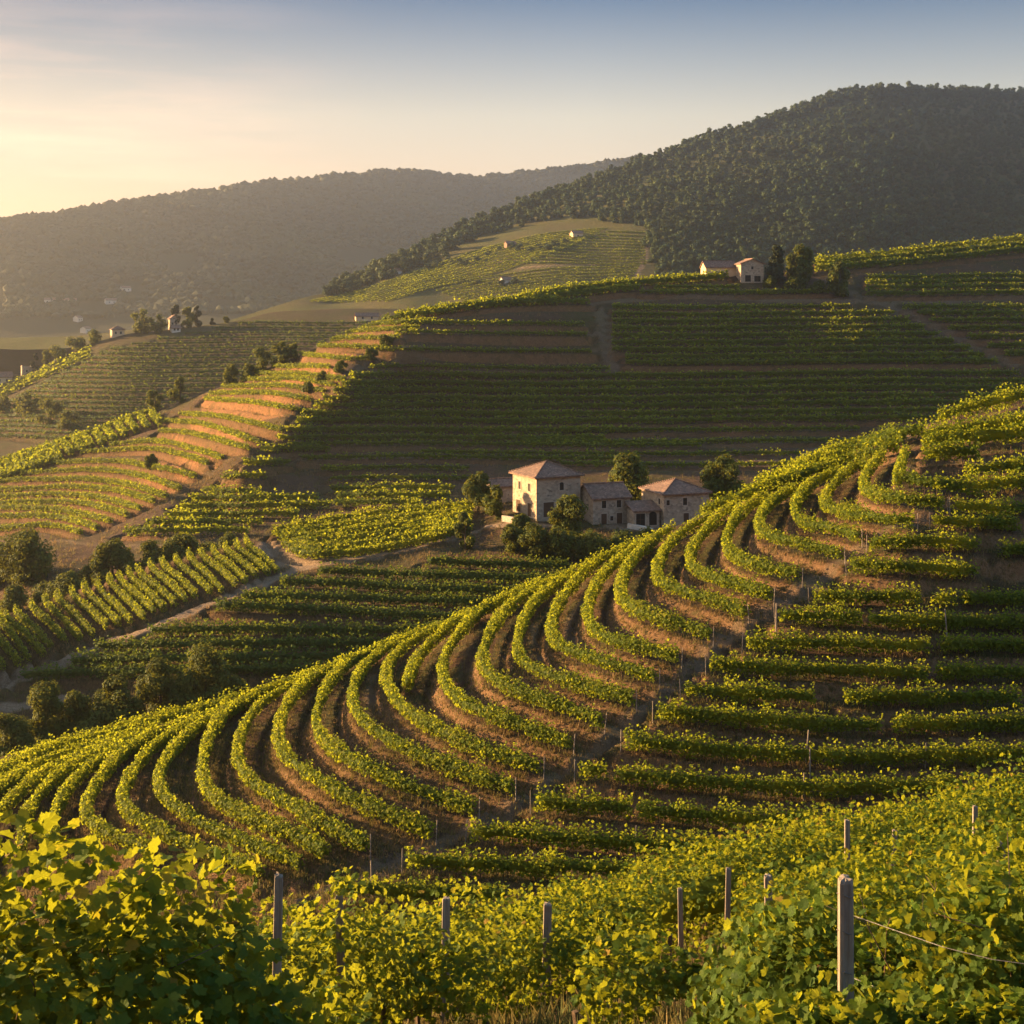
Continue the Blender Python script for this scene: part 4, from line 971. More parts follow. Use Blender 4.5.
for Y0 in (25.5, 28.0, 30.5, 33.0, 35.3, 37.5, 39.6, 41.6, 43.6, 45.6, 47.6):
    x0 = -9 - (Y0 - 25) * 0.15; x1 = 12 + (Y0 - 25) * 0.55
    if Y0 < 27: segs = [(x0, 1.4), (2.2, 14)]
    elif Y0 < 29: segs = [(x0, 3.2), (3.9, 15)]
    else: segs = [(x0, x1)]
    for j, (a, b) in enumerate(segs):
        xm = np.linspace(a, b, 7)
        k += 1
        NEAR.append((([(x, Y0 + 0.05 * x + 0.25 * math.sin(x / 3 + Y0)) for x in xm]), 1.55, 1.05, 820 if Y0 < 34 else 600, 0.050 if Y0 < 34 else 0.056, 'lobed' if Y0 < 29 else 'quad',
                     f'dense yellow-green row on the near slope, {ordw(k)} counted away from the viewer'))
for i, (pl, h, w, dens, leaf, style, lab) in enumerate(NEAR):
    RNG = np.random.default_rng(500 + i)
    p = near_line(pl)
    mid = p[len(p) // 2].copy()
    root = empty('vine_row', mid, lab, 'vine row', 'vine rows on the near slope')
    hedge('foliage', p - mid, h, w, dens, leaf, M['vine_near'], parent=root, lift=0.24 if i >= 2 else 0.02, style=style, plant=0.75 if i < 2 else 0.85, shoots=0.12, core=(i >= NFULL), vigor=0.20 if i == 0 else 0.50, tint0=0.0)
    if i > 1:
        for v in densify(p, 1.05 if i < NFULL + 3 else 2.0)[::1][:60]:
            c = TRUNK.copy(); SC.collection.objects.link(c); c.parent = root
            c.location = v - mid + RNG.normal(scale=(.06, .06, 0)); c.scale = (1.3, 1.3, 0.75 * h); c.rotation_euler = (0, 0, RNG.uniform(0, 6))
# bare and leafy canes arching out of the two nearest rows
for (pl, h, w, *_), nm in zip(NEAR[:2], ('left', 'right')):
    p = near_line(pl); root = [o for o in SC.objects if o.get('label') == (NEAR[0] if nm == 'left' else NEAR[1])[6]][0]
    base = np.array(root.location)
    for k in range(46):
        v = p[RNG.integers(len(p) // 4, len(p))] - base
        s_ = RNG.normal(scale=(.3, .3, 0)); hh = h * RNG.uniform(0.9, 1.28)
        m = MB(); m.tube([v + (0, 0, .15), v + s_ * .4 + (0, 0, hh * .5), v + s_ + (0, 0, hh * .9), v + s_ * 1.7 + (0, 0, hh)], [.007, .006, .004, .002], 5)
        m.build('cane', M['cane'], root, smooth=True)
# dry grass and weeds between the rows
def tufts(name, P, hgt, mat, shift=0.0):
    n = len(P); B = 5; k = n * B
    root = np.repeat(P, B, 0) + RNG.normal(scale=hgt.mean() * 0.35, size=(k, 3)) * (1, 1, 0)
    h = np.repeat(hgt, B) * RNG.uniform(0.5, 1.2, k)
    a = RNG.uniform(0, 6.283, k); lean = RNG.normal(scale=0.35, size=(k, 2)) * h[:, None]
    wd = h * RNG.uniform(0.06, 0.13, k)
    s_ = np.stack([np.cos(a) * wd, np.sin(a) * wd, 0 * a], -1)
    tip = root + np.stack([lean[:, 0], lean[:, 1], h], -1)
    root = root - np.array([0, 0, 0.03])
    V = np.stack([root - s_, root + s_, tip], 1).reshape(-1, 3)
    tint = np.clip(np.repeat(vnoise(P[:, 0] / 6, P[:, 1] / 6, 12) * 0.9 + RNG.normal(scale=.18, size=n) + shift, B), 0, 1)
    tag(mesh_np(name, V, [np.arange(3 * k).reshape(k, 3)], mat, {'tint': np.repeat(tint, 3)}), kind='stuff')
M['grass'] = leaf_mat('meadow_grass_blade', [(0.0, (0.05, 0.065, 0.016)), (0.35, (0.10, 0.10, 0.03)), (0.6, (0.20, 0.13, 0.055)), (1.0, (0.27, 0.15, 0.07))], (0.30, 0.22, 0.08), 0.3)
def on_layer(L, n, x0=-160, x1=1120, bankmin=0.0):
    G_ = L.grid[:L.nt]; nr, nc = G_.shape[:2]
    ci = np.nonzero((L.cols > x0 - 30) & (L.cols < x1 + 30))[0]
    i = RNG.integers(0, nr - 1, n); j = RNG.integers(ci[0], ci[-1], n)
    u, v = RNG.uniform(size=n)[:, None], RNG.uniform(size=n)[:, None]
    P_ = (G_[i, j] * (1 - u) + G_[i + 1, j] * u) * (1 - v) + (G_[i, j + 1] * (1 - u) + G_[i + 1, j + 1] * u) * v
    ok = (RNG.uniform(size=n) < 0.25 + 0.75 * np.maximum(L.bankgrid[i, j], vnoise(P_[:, 0] / (P_[:, 1] * .03), P_[:, 1] / (P_[:, 1] * .03), 31))) & (RNG.uniform(size=n) > L.pathgrid[i, j] * 1.2)
    return P_[ok]
P_ = on_layer(SP, 90000); tufts('spur_grass', P_, RNG.uniform(0.10, 0.34, len(P_)), M['grass'], -0.16)
P_ = on_layer(VA, 45000); tufts('valley_grass', P_, RNG.uniform(0.2, 0.6, len(P_)), M['grass'])
P_ = on_layer(MI, 36000); tufts('hill_grass', P_, RNG.uniform(0.3, 0.9, len(P_)), M['grass'])
nx_ = RNG.uniform(-9, 14, 26000); ny_ = 9 + 38 * RNG.uniform(size=26000) ** 1.3
P_ = np.stack([nx_, ny_, z_near(nx_, ny_)], -1); P_ = P_[vnoise(nx_ / .8, ny_ / .8, 44) > .3]
tufts('near_grass', P_, RNG.uniform(0.06, 0.30, len(P_)), M['grass'])
# posts of the near slope
def near_post(px, py_top, Y, h, w, lab, tilt=0.0, ties=False):
    X = (px - CX) / FPX * Y; zt = (H0 - py_top) / FPX * Y
    root = empty('trellis_post', (X, Y, zt - h), lab, 'post', 'weathered posts among the near vines')
    post_mesh('shaft', w, h, root, seed=int(px))
    root.rotation_euler = (0, tilt, 0)
    if ties:
        for zf in (0.10, 0.34, 0.60):
            m = MB(); z = h - zf; r = w / 2 * 1.12
            pts = [(r * math.cos(q), r * math.sin(q), z + 0.012 * math.sin(q * 2)) for q in np.linspace(0, 2 * math.pi, 15)]
            m.tube(pts, [0.004] * len(pts), 5, False); m.build('wire_tie', M['wire'], root)
    return root
near_post(845, 878, 9.2, 1.6, 0.094, 'thick grey weathered post with wire ties at the head of the right near row', ties=True)
near_post(545, 903, 20.4, 1.9, 0.115, 'grey post standing up at bottom centre, nearest the dark trunks', 0.02)
near_post(770, 875, 18.5, 1.6, 0.10, 'dark post left of the thick tied post', -0.02)
near_post(445, 898, 21.2, 1.9, 0.115, 'pale post between the two posts left of centre at the bottom', 0.01)
near_post(344, 895, 17.7, 2.1, 0.095, 'grey post just right of the big leafy bush', -0.03)
near_post(274, 874, 10.4, 1.9, 0.062, 'grey post half hidden by the right edge of the big leafy bush', 0.02)
near_post(1001, 840, 18.2, 1.7, 0.10, 'dark post near the right edge among bright vines')
near_post(726, 868, 24.6, 2.0, 0.09, 'small dark post up the near slope, above the dark post', 0.02)
near_post(682, 888, 24.7, 2.0, 0.085, 'faint small post left of the small dark post', -0.02)
near_post(847, 820, 22.6, 2.0, 0.085, 'small post on the skyline of the near vines, left of its neighbour')
near_post(891, 830, 22.4, 2.0, 0.08, 'small post on the near slope right of the skyline post', 0.03)
near_post(975, 806, 22.3, 2.0, 0.08, 'thin post high on the near slope towards the right edge')
near_post(810, 886, 16.5, 1.5, 0.06, 'thin short post directly left of the thick tied post', 0.04)
for i, (za, zb, lab) in enumerate([(-4.36, -3.90, 'top galvanised wire running right from the thick tied post'), (-4.80, -4.45, 'middle galvanised wire running right from the thick tied post'), (-5.02, -4.72, 'lowest galvanised wire running right from the thick tied post')]):
    a = np.array([2.38, 9.95, za]); b = np.array([6.2, 8.1, zb])
    m = MB(); pts = [a + (b - a) * t_ - np.array([0.10 * math.sin(math.pi * t_ * 2) * 0, 0.25 * t_ * 0, 0.08 * math.sin(math.pi * t_)]) + np.array([0, -0.42 * min(1, t_ * 6), 0]) for t_ in np.linspace(0, 1, 16)]
    m.tube(pts, [0.0032] * 16, 5); tag(m.build('trellis_wire', M['wire']), lab, 'wire', 'wires of the right near row')

# ------------------------------------------------------------------ trees and bushes
def place_tree(L, px, py, hpx, wpx, label, kind='tree', seed=0, cat='tree', group=None, n=None, lobes=9, low=0.10, cone=0, Y=None, name=None, mat=None):
    p = L.pt(px, py) if Y is None else np.array([(px - CX) / FPX * Y, Y, (H0 - py) / FPX * Y])
    s = p[1] / FPX; h, w = hpx * s, wpx * s
    leaf = max(0.10, 1.15 * s * (1.2 if hpx > 30 else 1.0))
    n = n or int(min(9000, 1500 + hpx * wpx * 2.2))
    return tree(name or kind, p, h, w, leaf, n, lobes, M[mat or 'tree'], label, cat, group, seed, low, cone)
T = place_tree
T(VA, 628, 502, 47, 46, 'round green tree standing behind the middle farm building', seed=1, lobes=12, low=0.05)
T(VA, 723, 506, 48, 40, 'dark bushy tree at the right end of the farm', seed=2, lobes=11, low=0.05)
T(VA, 568, 541, 47, 40, 'broad dark tree in front of the stone tower house', seed=3, lobes=12, low=0.05)
T(VA, 478, 512, 38, 30, 'small lit tree left of the tower house', seed=4, lobes=8, low=0.15)
T(VA, 465, 550, 36, 24, 'small lit bush on the bank left below the farm', 'bush', seed=5, cat='bush', lobes=7, low=0.0)
T(VA, 497, 520, 32, 26, 'olive bush against the left wall of the tower house', 'bush', seed=6, cat='bush', lobes=7, low=0.0)
G = 'dark shrubs on the farm bank'
for i, (px, py, h, w, lab) in enumerate([(512, 552, 27, 30, 'dark shrub at the left end of the bank below the farm'), (535, 556, 30, 34, 'dark tall shrub second from left on the bank below the farm'), (560, 560, 30, 40, 'dark broad shrub below the tree before the tower house'), (592, 558, 26, 40, 'dark shrub below the middle farm building'),
                                          (622, 552, 18, 36, 'low dark shrub under the pale yard patch'), (650, 546, 14, 30, 'lowest dark shrub at the right end of the farm bank'), (520, 530, 13, 20, 'small lit shrub at the foot of the tower house')]):
    T(VA, px, py, h, w, lab, 'shrub', seed=20 + i, cat='shrub', group=G, lobes=8, low=0.0)
G = 'dark trees in the valley hollow'
for i, (px, py, h, w, lab) in enumerate([(205, 716, 66, 62, 'tallest tree of the dark clump above the left end of the spur'), (160, 722, 62, 44, 'tree with a golden lit crown left of the tallest in the hollow'), (112, 738, 60, 48, 'dark tree in the middle of the hollow clump'), (75, 742, 48, 36, 'small round dark tree in the hollow clump'),
                                          (45, 748, 66, 46, 'dark tree at the left of the hollow with a lit top'), (4, 765, 50, 46, 'dark tree cut by the left edge at the foot of the spur'), (135, 735, 36, 28, 'low bush in front of the hollow clump'), (232, 712, 34, 34, 'low dark bush at the right end of the hollow clump'), (180, 728, 40, 40, 'low dark bush under the tallest hollow tree'), (90, 758, 34, 44, 'low dark bush at the foot of the hollow, by the spur rows'), (20, 770, 34, 44, 'low dark bush near the left edge by the spur rows')]):
    T(VA, px, py, h, w, lab, 'tree' if h > 40 else 'bush', seed=40 + i, cat='tree' if h > 40 else 'bush', group=G, lobes=10, low=0.0)
G = 'bushy trees behind the slanting rows'
for i, (px, py, h, w, lab) in enumerate([(28, 582, 58, 70, 'wide round thicket tree at the left edge behind the slanting rows'), (-8, 588, 50, 46, 'round thicket tree cut by the left edge'), (14, 618, 38, 34, 'small lit tree in front of the wide thicket'), (68, 612, 48, 42, 'lit round tree between the thicket and the tall tree'), (112, 590, 58, 44, 'tall dark green tree behind the slanting rows'),
                                          (150, 578, 42, 36, 'round tree right of the tall one behind the slanting rows'), (183, 568, 38, 42, 'broad tree over the middle of the slanting rows'), (228, 556, 26, 26, 'small tree at the right behind the slanting rows'), (132, 588, 30, 30, 'low bush between the tall tree and its neighbour'), (90, 588, 24, 34, 'low bush left of the tall tree, on brown ground'), (44, 606, 26, 36, 'low bush under the wide thicket tree'), (160, 582, 20, 30, 'lowest bush in the gap above the middle of the slanting rows'), (206, 562, 20, 30, 'low bush left of the small tree at the right')]):
    T(MI, px, py, h * .86, w * .9, lab, 'tree', seed=60 + i, group=G, lobes=10, low=0.0)
G = 'bushes along the left crest of the hill'
for i, (px, py, h, w, lab) in enumerate([(155, 405, 22, 18, 'bush at the lower left of the hill crest line'), (180, 399, 25, 20, 'taller round bush on the left hill crest'), (231, 386, 21, 20, 'bush on the hill crest above the orange banks'), (262, 370, 24, 22, 'dark bush in the crest clump above the terraces'), (280, 365, 24, 26, 'larger bush in the crest clump above the terraces'), (294, 358, 14, 16, 'small bush at the right of the crest clump'), (250, 378, 12, 20, 'low bush at the foot of the crest clump'), (384, 347, 12, 16, 'dark bush on the terrace edge below the lit rows'), (371, 360, 11, 14, 'dark bush by the spur track on the hill'), (341, 372, 11, 14, 'dark bush at a bend of the spur track'), (322, 382, 9, 14, 'low dark bush beside an orange bank'), (308, 392, 9, 13, 'dark bush at the lower end of the bank row'), (150, 469, 14, 16, 'dark round bush beside the lowest orange banks')]):
    T(MI, px, py, h, w, lab, 'bush', seed=80 + i, cat='bush', group=G, lobes=6, low=0.0, n=900)
T(MI, 777, 284, 40, 24, 'dark pointed tree right of the hilltop stone house', seed=95, lobes=10, low=0.02, cone=1, mat='conifer')
T(MI, 801, 282, 36, 30, 'dark round tree second from the hilltop stone house', seed=96, lobes=10, low=0.02)
T(MI, 840, 296, 34, 24, 'dark bush tree alone right of the hilltop pair', seed=97, lobes=8, low=0.0)
for i, (px, py, h, w, lab) in enumerate([(772, 288, 11, 16, 'low shrub at the foot of the pointed hilltop tree'), (795, 288, 10, 24, 'low shrub under the round hilltop tree'), (818, 292, 8, 20, 'low shrub between the hilltop pair and the single tree')]):
    T(MI, px, py, h, w, lab, 'shrub', seed=100 + i, cat='shrub', group='shrubs at the hilltop trees', lobes=5, low=0.0, n=500)
G = 'hazy trees on the side ridge'
for i, (px, py, h, w, cone, lab) in enumerate([(141, 333, 22, 24, 0, 'hazy round tree right of the small cream house'), (157, 333, 18, 20, 0, 'hazy lower tree left of the ridge tower house'), (176, 328, 26, 16, 1, 'hazy dark tree behind the ridge tower house'), (188, 325, 20, 16, 0, 'hazy round tree second from right on the ridge'), (197, 323, 22, 11, 1, 'hazy pointed tree at the right of the ridge group'),
                                                 (226, 322, 6, 6, 0, 'tiny hazy bush alone on the ridge line'), (212, 324, 6, 5, 1, 'tiny hazy pointed bush on the ridge line'), (94, 343, 12, 20, 0, 'hazy bush left of the small cream house'), (76, 350, 12, 22, 0, 'hazy bush in the middle of the ridge edge hedge'), (58, 357, 12, 20, 0, 'hazy bush left in the ridge edge hedge'), (46, 363, 16, 10, 0, 'hazy upright bush by the ridge ruin'), (35, 366, 18, 10, 1, 'hazy pointed bush by the ridge ruin'),
                                                 (25, 418, 24, 34, 0, 'hazy dark thicket on the shaded face of the side ridge'), (48, 424, 24, 30, 0, 'hazy dark thicket right of its larger neighbour on the side ridge'), (68, 428, 18, 24, 0, 'small hazy thicket at the right of the ridge thickets'), (5, 412, 14, 24, 0, 'hazy thicket at the left edge on the side ridge')]):
    T(RI, px, py, h, w, lab, 'tree', seed=110 + i, group=G, lobes=6, low=0.0, cone=cone, n=700, mat='conifer' if cone else 'tree')

# ------------------------------------------------------------------ forest on the rounded hill
def in_poly(px, py, poly):
    ins = np.zeros(len(px), bool); n = len(poly)
    for k in range(n):
        (x0, y0), (x1, y1) = poly[k], poly[(k + 1) % n]
        ins ^= ((y0 > py) != (y1 > py)) & (px < (x1 - x0) * (py - y0) / (y1 - y0 + 1e-12) + x0)
    return ins
FOREST = [(318, 298), (350, 277), (385, 262), (420, 244), (470, 222), (520, 202), (580, 178), (640, 154), (700, 134), (760, 116), (810, 99), (850, 88), (870, 84), (940, 82), (1034, 85), (1140, 90), (1140, 320), (700, 320), (668, 285), (652, 255), (646, 222), (600, 217), (560, 216), (520, 224), (470, 240), (430, 262), (395, 275), (360, 289)]
cx_, cy_ = RNG.uniform(318, 1140, 60000), RNG.uniform(84, 320, 60000)
ok = in_poly(cx_, cy_, FOREST); cx_, cy_ = cx_[ok], cy_[ok]
grid = {}; acc = []
for x, y in zip(cx_, cy_):
    sp = 5.9; g = (int(x / sp), int(y / sp)); good = True
    for a in (-1, 0, 1):
        for b in (-1, 0, 1):
            for (u, v) in grid.get((g[0] + a, g[1] + b), ()):
                if (u - x) ** 2 + ((v - y) * 1.25) ** 2 < sp * sp: good = False
    if good: grid.setdefault(g, []).append((x, y)); acc.append((x, y))
acc = np.array(acc)
P = FH.pts(acc[:, 0], acc[:, 1] + 3)
cxx = RNG.uniform(330, 1140, 420); P = np.concatenate([P, FH.pts(cxx, FH.crest(cxx) + RNG.uniform(1.5, 7, 420))])
order = np.argsort(P[:, 1]); P = P[order]
# scattered bushes in the far vineyard, in hedgerow lines
protos = []
for s_ in range(6):
    V, faces, tint, _, _ = crown_arrays(9.5, 12.0, 0.85, 420, 5, 0.95, 0.0, 0, 300 + s_)
    protos.append((V, faces, tint))
FG = 'single trees at the near edge of the hill forest'
pobj = []
for s_ in range(6):
    V, faces, tint = protos[s_]
    pobj.append(mesh_np('forest_tree', V, faces, M['forest'], {'tint': tint}, link=False))
NI = 290
for i in range(NI):
    o = pobj[i % 6].copy(); SC.collection.objects.link(o)
    s_ = RNG.uniform(0.75, 1.25)
    o.location = P[i]; o.scale = (s_, s_, s_ * RNG.uniform(.8, 1.1)); o.rotation_euler = (0, 0, RNG.uniform(0, 6.28))
    tag(o, 'leafy forest tree in the lower part of the wood on the rounded hill', 'tree', FG)
VV, FF4, FF3, TT, b = [], [], [], [], 0
for i in range(NI, len(P)):
    V, faces, tint = protos[int(RNG.integers(6))]
    a = RNG.uniform(0, 6.28); s_ = RNG.uniform(0.75, 1.25); ca, sa = math.cos(a) * s_, math.sin(a) * s_
    W = np.stack([V[:, 0] * ca - V[:, 1] * sa, V[:, 0] * sa + V[:, 1] * ca, V[:, 2] * s_ * RNG.uniform(.8, 1.1)], -1) + P[i]
    for f in faces: (FF4 if f.shape[1] == 4 else FF3).append(f + b)
    VV.append(W); TT.append(np.clip(tint + RNG.normal(scale=.18), 0, 1)); b += len(W)
tag(mesh_np('forest', np.concatenate(VV), [np.concatenate(FF4), np.concatenate(FF3)], M['forest'], {'tint': np.concatenate(TT)}), kind='stuff')
# far forest on the distant hills
n = 15000
qx = RNG.uniform(-330, 760, n); cr = FL.crest(qx)
f = RNG.uniform(0, 1, n) ** 1.25
qy = cr + 0.2 + f * (318 - cr)
keep = (vnoise(qx / 45, qy / 18, 77) > 0.30) | (f < 0.45)
qx, qy = qx[keep], qy[keep]
P2 = FL.pts(qx, qy)
vx, vy = RNG.uniform(-800, -250, 900), RNG.uniform(1120, 1780, 900)
vk = vnoise(vx / 60, vy / 60, 55) > .55
P2 = np.concatenate([P2, np.stack([vx, vy, np.full(900, -64.0)], -1)[vk]])
ico = np.array([(0, 0, 1)] + [(.9 * math.cos(a), .9 * math.sin(a), .45) for a in np.arange(6) * 1.0472] + [(math.cos(a + .5), math.sin(a + .5), -.25) for a in np.arange(6) * 1.0472])
fc = [(0, 1 + k, 1 + (k + 1) % 6) for k in range(6)] + [(1 + k, 7 + k, 1 + (k + 1) % 6) for k in range(6)] + [(7 + k, 7 + (k + 1) % 6, 1 + (k + 1) % 6) for k in range(6)]
n = len(P2); r = RNG.uniform(4.5, 8.5, n)
V = P2[:, None] + ico[None] * r[:, None, None] * RNG.uniform(.75, 1.25, (n, 13, 1)); V[:, :, 2] += (r * 0.12)[:, None]
Fz = (np.arange(n) * 13)[:, None, None] + np.array(fc)[None]
tag(mesh_np('distant_forest', V.reshape(-1, 3), [Fz.reshape(-1, 3)], M['forest_far'], {'tint': np.repeat(np.clip(RNG.normal(.45, .2, n), 0, 1), 13)}), kind='stuff')
# hedgerow bushes between the far vineyards
G = 'hedgerow bushes in the far vineyard'
far_b = [(412, 268), (420, 266), (428, 270), (436, 268), (444, 267), (452, 265), (460, 266), (468, 263), (476, 262), (500, 251), (512, 249), (520, 252), (530, 253), (540, 250), (548, 251), (556, 247), (565, 244), (398, 270), (405, 273), (488, 257), (345, 290), (372, 282), (510, 229), (502, 232), (522, 228), (465, 284), (478, 283), (490, 285), (502, 286), (515, 284), (440, 262), (448, 260)]
for i, (px, py) in enumerate(far_b):
    o = pobj[i % 6].copy(); SC.collection.objects.link(o); o.name = 'bush'
    s_ = RNG.uniform(0.35, 0.75); o.location = FH.pt(px, py); o.scale = (s_ * 1.2, s_ * 1.2, s_ * .8); o.rotation_euler = (0, 0, RNG.uniform(0, 6))
    tag(o, 'small hedgerow bush between the strips of the far sunlit vineyard', 'bush', G)

# ------------------------------------------------------------------ buildings
def opening(parent, x, y, z, w, h, face, kind='window', arch=False, frame=True):
    """an opening on the wall face, its shaded inside painted as a near-black slab: 'front' is -Y, 'left' is -X; (x or y) along the wall, z its sill"""
    m = MB(); d = 0.10
    if face == 'front': m.box(x - w / 2, y - 0.012, z, x + w / 2, y + d, z + h)
    else: m.box(x - 0.012, y - w / 2, z, x + d, y + w / 2, z + h)
    if arch:
        k = 7; V = []; 
        for j in range(k + 1):
            q = math.pi * j / k
            a, b_ = -math.cos(q) * w / 2, math.sin(q) * w * 0.42
            V += [(x + a, y - 0.012, z + h + b_), (x + a, y + d, z + h + b_)] if face == 'front' else [(x - 0.012, y + a, z + h + b_), (x + d, y + a, z + h + b_)]
        F_ = [(2 * j, 2 * j + 1, 2 * j + 3, 2 * j + 2) for j in range(k)]
        V.append((x, y - .012, z + h) if face == 'front' else (x - .012, y, z + h)); c = len(V) - 1
        F_ += [(2 * j, 2 * j + 2, c) for j in range(k)]
        m.add(V, F_)
    o = m.build(kind, M['shutter'] if kind == 'door' else M['dark'], parent)
    if frame:
        m = MB(); t_ = 0.14; pr = 0.05
        for (a0, a1, b0, b1) in ((-w / 2 - t_, w / 2 + t_, -t_, 0), (-w / 2 - t_, -w / 2, 0, h), (w / 2, w / 2 + t_, 0, h)) + (() if arch else ((-w / 2 - t_, w / 2 + t_, h, h + t_),)):
            if face == 'front': m.box(x + a0, y - pr, z + b0, x + a1, y + .02, z + b1)
            else: m.box(x - pr, y + a0, z + b0, x + .02, y + a1, z + b1)
        m.build('frame', M['frame'], o)
        if kind == 'window' and not arch:
            m = MB()
            if face == 'front': m.box(x - .03, y - .03, z, x + .03, y - .014, z + h); m.box(x - w / 2, y - .028, z + h * .5 - .025, x - .03, y - .014, z + h * .5 + .025); m.box(x + .03, y - .028, z + h * .5 - .025, x + w / 2, y - .014, z + h * .5 + .025)
            else: m.box(x - .03, y - .03, z, x - .014, y + .03, z + h)
            m.build('mullion', M['shutter'], o)
    return o

def house(name, loc, rz, a, b, h, roof, rh, label, openings=(), over=0.45, wall='stone', tile='tile', chimney=None, group=None, cat='house'):
    """front wall along local +X at y=0 (a wide), left wall along +Y (b deep)"""
    root = empty(name, loc, label, cat, group, rz)
    m = MB(); base = -1.6
    m.box(0, 0, base, a, b, h)
    if roof == 'gable_x':
        m.add([(0, 0, h), (0, b, h), (0, b / 2, h + rh), (a, 0, h), (a, b, h), (a, b / 2, h + rh)], [(0, 2, 1), (3, 4, 5)])
    if roof == 'gable_y':
        m.add([(0, 0, h), (a, 0, h), (a / 2, 0, h + rh), (0, b, h), (a, b, h), (a / 2, b, h + rh)], [(0, 1, 2), (4, 3, 5)])
    m.build('wall', M[wall], root)
    m = MB(); o = over; th = 0.22; z0 = h + 0.02 - (0.0)
    def slab(pts):
        """a roof slope with thickness"""
        p = [np.array(q, float) for q in pts]; n_ = np.cross(p[1] - p[0], p[2] - p[0]); n_ /= np.linalg.norm(n_)
        if n_[2] < 0: p = p[::-1]; n_ = -n_
        k = len(p); V = p + [q - np.array([0, 0, th]) for q in p]
        m.add(V, [tuple(range(k)), tuple(range(2 * k - 1, k - 1, -1))] + [(j, j + k, (j + 1) % k + k, (j + 1) % k) for j in range(k)])
    sl = None
    if roof == 'gable_x':
        dz = rh / (b / 2) * o
        slab([(-o, -o, h - dz + th), (a + o, -o, h - dz + th), (a + o, b / 2, h + rh + th), (-o, b / 2, h + rh + th)])
        slab([(a + o, b + o, h - dz + th), (-o, b + o, h - dz + th), (-o, b / 2, h + rh + th), (a + o, b / 2, h + rh + th)])
        ridge = [(-o, b / 2, h + rh + th + .03), (a + o, b / 2, h + rh + th + .03)]
    elif roof == 'gable_y':
        dz = rh / (a / 2) * o
        slab([(-o, b + o, h - dz + th), (-o, -o, h - dz + th), (a / 2, -o, h + rh + th), (a / 2, b + o, h + rh + th)])
        slab([(a + o, -o, h - dz + th), (a + o, b + o, h - dz + th), (a / 2, b + o, h + rh + th), (a / 2, -o, h + rh + th)])
        ridge = [(a / 2, -o, h + rh + th + .03), (a / 2, b + o, h + rh + th + .03)]
    elif roof == 'hip':
        e = max(0.0, (max(a, b) - min(a, b)) / 2)
        if a >= b: r0, r1 = (a / 2 - e, b / 2, h + rh), (a / 2 + e, b / 2, h + rh)
        else: r0, r1 = (a / 2, b / 2 - e, h + rh), (a / 2, b / 2 + e, h + rh)
        c = [(-o, -o, h + .1), (a + o, -o, h + .1), (a + o, b + o, h + .1), (-o, b + o, h + .1)]
        if e < 0.05:
            ap = r0
            for j in range(4): slab([c[j], c[(j + 1) % 4], ap])
        elif a >= b:
            slab([c[0], c[1], r1, r0]); slab([c[1], c[2], r1]); slab([c[2], c[3], r0, r1]); slab([c[3], c[0], r0])
        else:
            slab([c[0], c[1], r0]); slab([c[1], c[2], r1, r0]); slab([c[2], c[3], r1]); slab([c[3], c[0], r0, r1])
        ridge = [r0, r1] if e > .05 else None
    elif roof == 'shed':
        slab([(-o, -o, h + .1), (a + o, -o, h + .1), (a + o, b + o, h + rh), (-o, b + o, h + rh)]); ridge = None
    else: ridge = None
    if roof == 'flat':
        for k_, (x0, y0, x1, y1, hh) in enumerate([(0, 0, a, .6, .9), (0, .61, .6, b, 1.6), (a - .6, .61, a, b, .5), (.61, b - .6, a - .61, b, 1.1)]): m.box(x0, y0, h + .003, x1, y1, h + hh)
    ro = m.build('broken_parapet' if roof == 'flat' else 'roof', M['stone' if roof == 'flat' else tile], root)
    if ridge is not None:
        m = MB(); m.tube([ridge[0], ridge[1]], [.14, .14], 6); m.build('ridge_tiles', M[tile], ro)
    if roof == 'hip':
        m = MB()
        for j, cc in enumerate([(-o, -o, h + .1), (a + o, -o, h + .1), (a + o, b + o, h + .1), (-o, b + o, h + .1)]):
            tgt = r0 if (e < .05 or (a >= b and j in (0, 3)) or (a < b and j in (0, 1))) else r1
            m.tube([(cc[0], cc[1], cc[2] + .02), (tgt[0], tgt[1], tgt[2] + .04)], [.12, .12], 6)
        m.build('hip_tiles', M[tile], ro)
    if chimney:
        x, y, z, cw, ch = chimney
        m = MB(); m.box(x - cw / 2, y - cw / 2, z - 0.8, x + cw / 2, y + cw / 2, z + ch); m.box(x - cw / 2 - .08, y - cw / 2 - .08, z + ch, x + cw / 2 + .08, y + cw / 2 + .08, z + ch + .1)
        m.build('chimney', M['stone'], ro)
    for op in openings: opening(root, **op)
    return root

def at(px, py, Y): return np.array([(px - CX) / FPX * Y, Y, (H0 - py) / FPX * Y])
RZ = R(28)
Fo = lambda x, z, w, h, kind='window', arch=False: dict(x=x, y=0, z=z, w=w, h=h, face='front', kind=kind, arch=arch)
Lo = lambda y, z, w, h, kind='window', arch=False: dict(x=0, y=y, z=z, w=w, h=h, face='left', kind=kind, arch=arch)
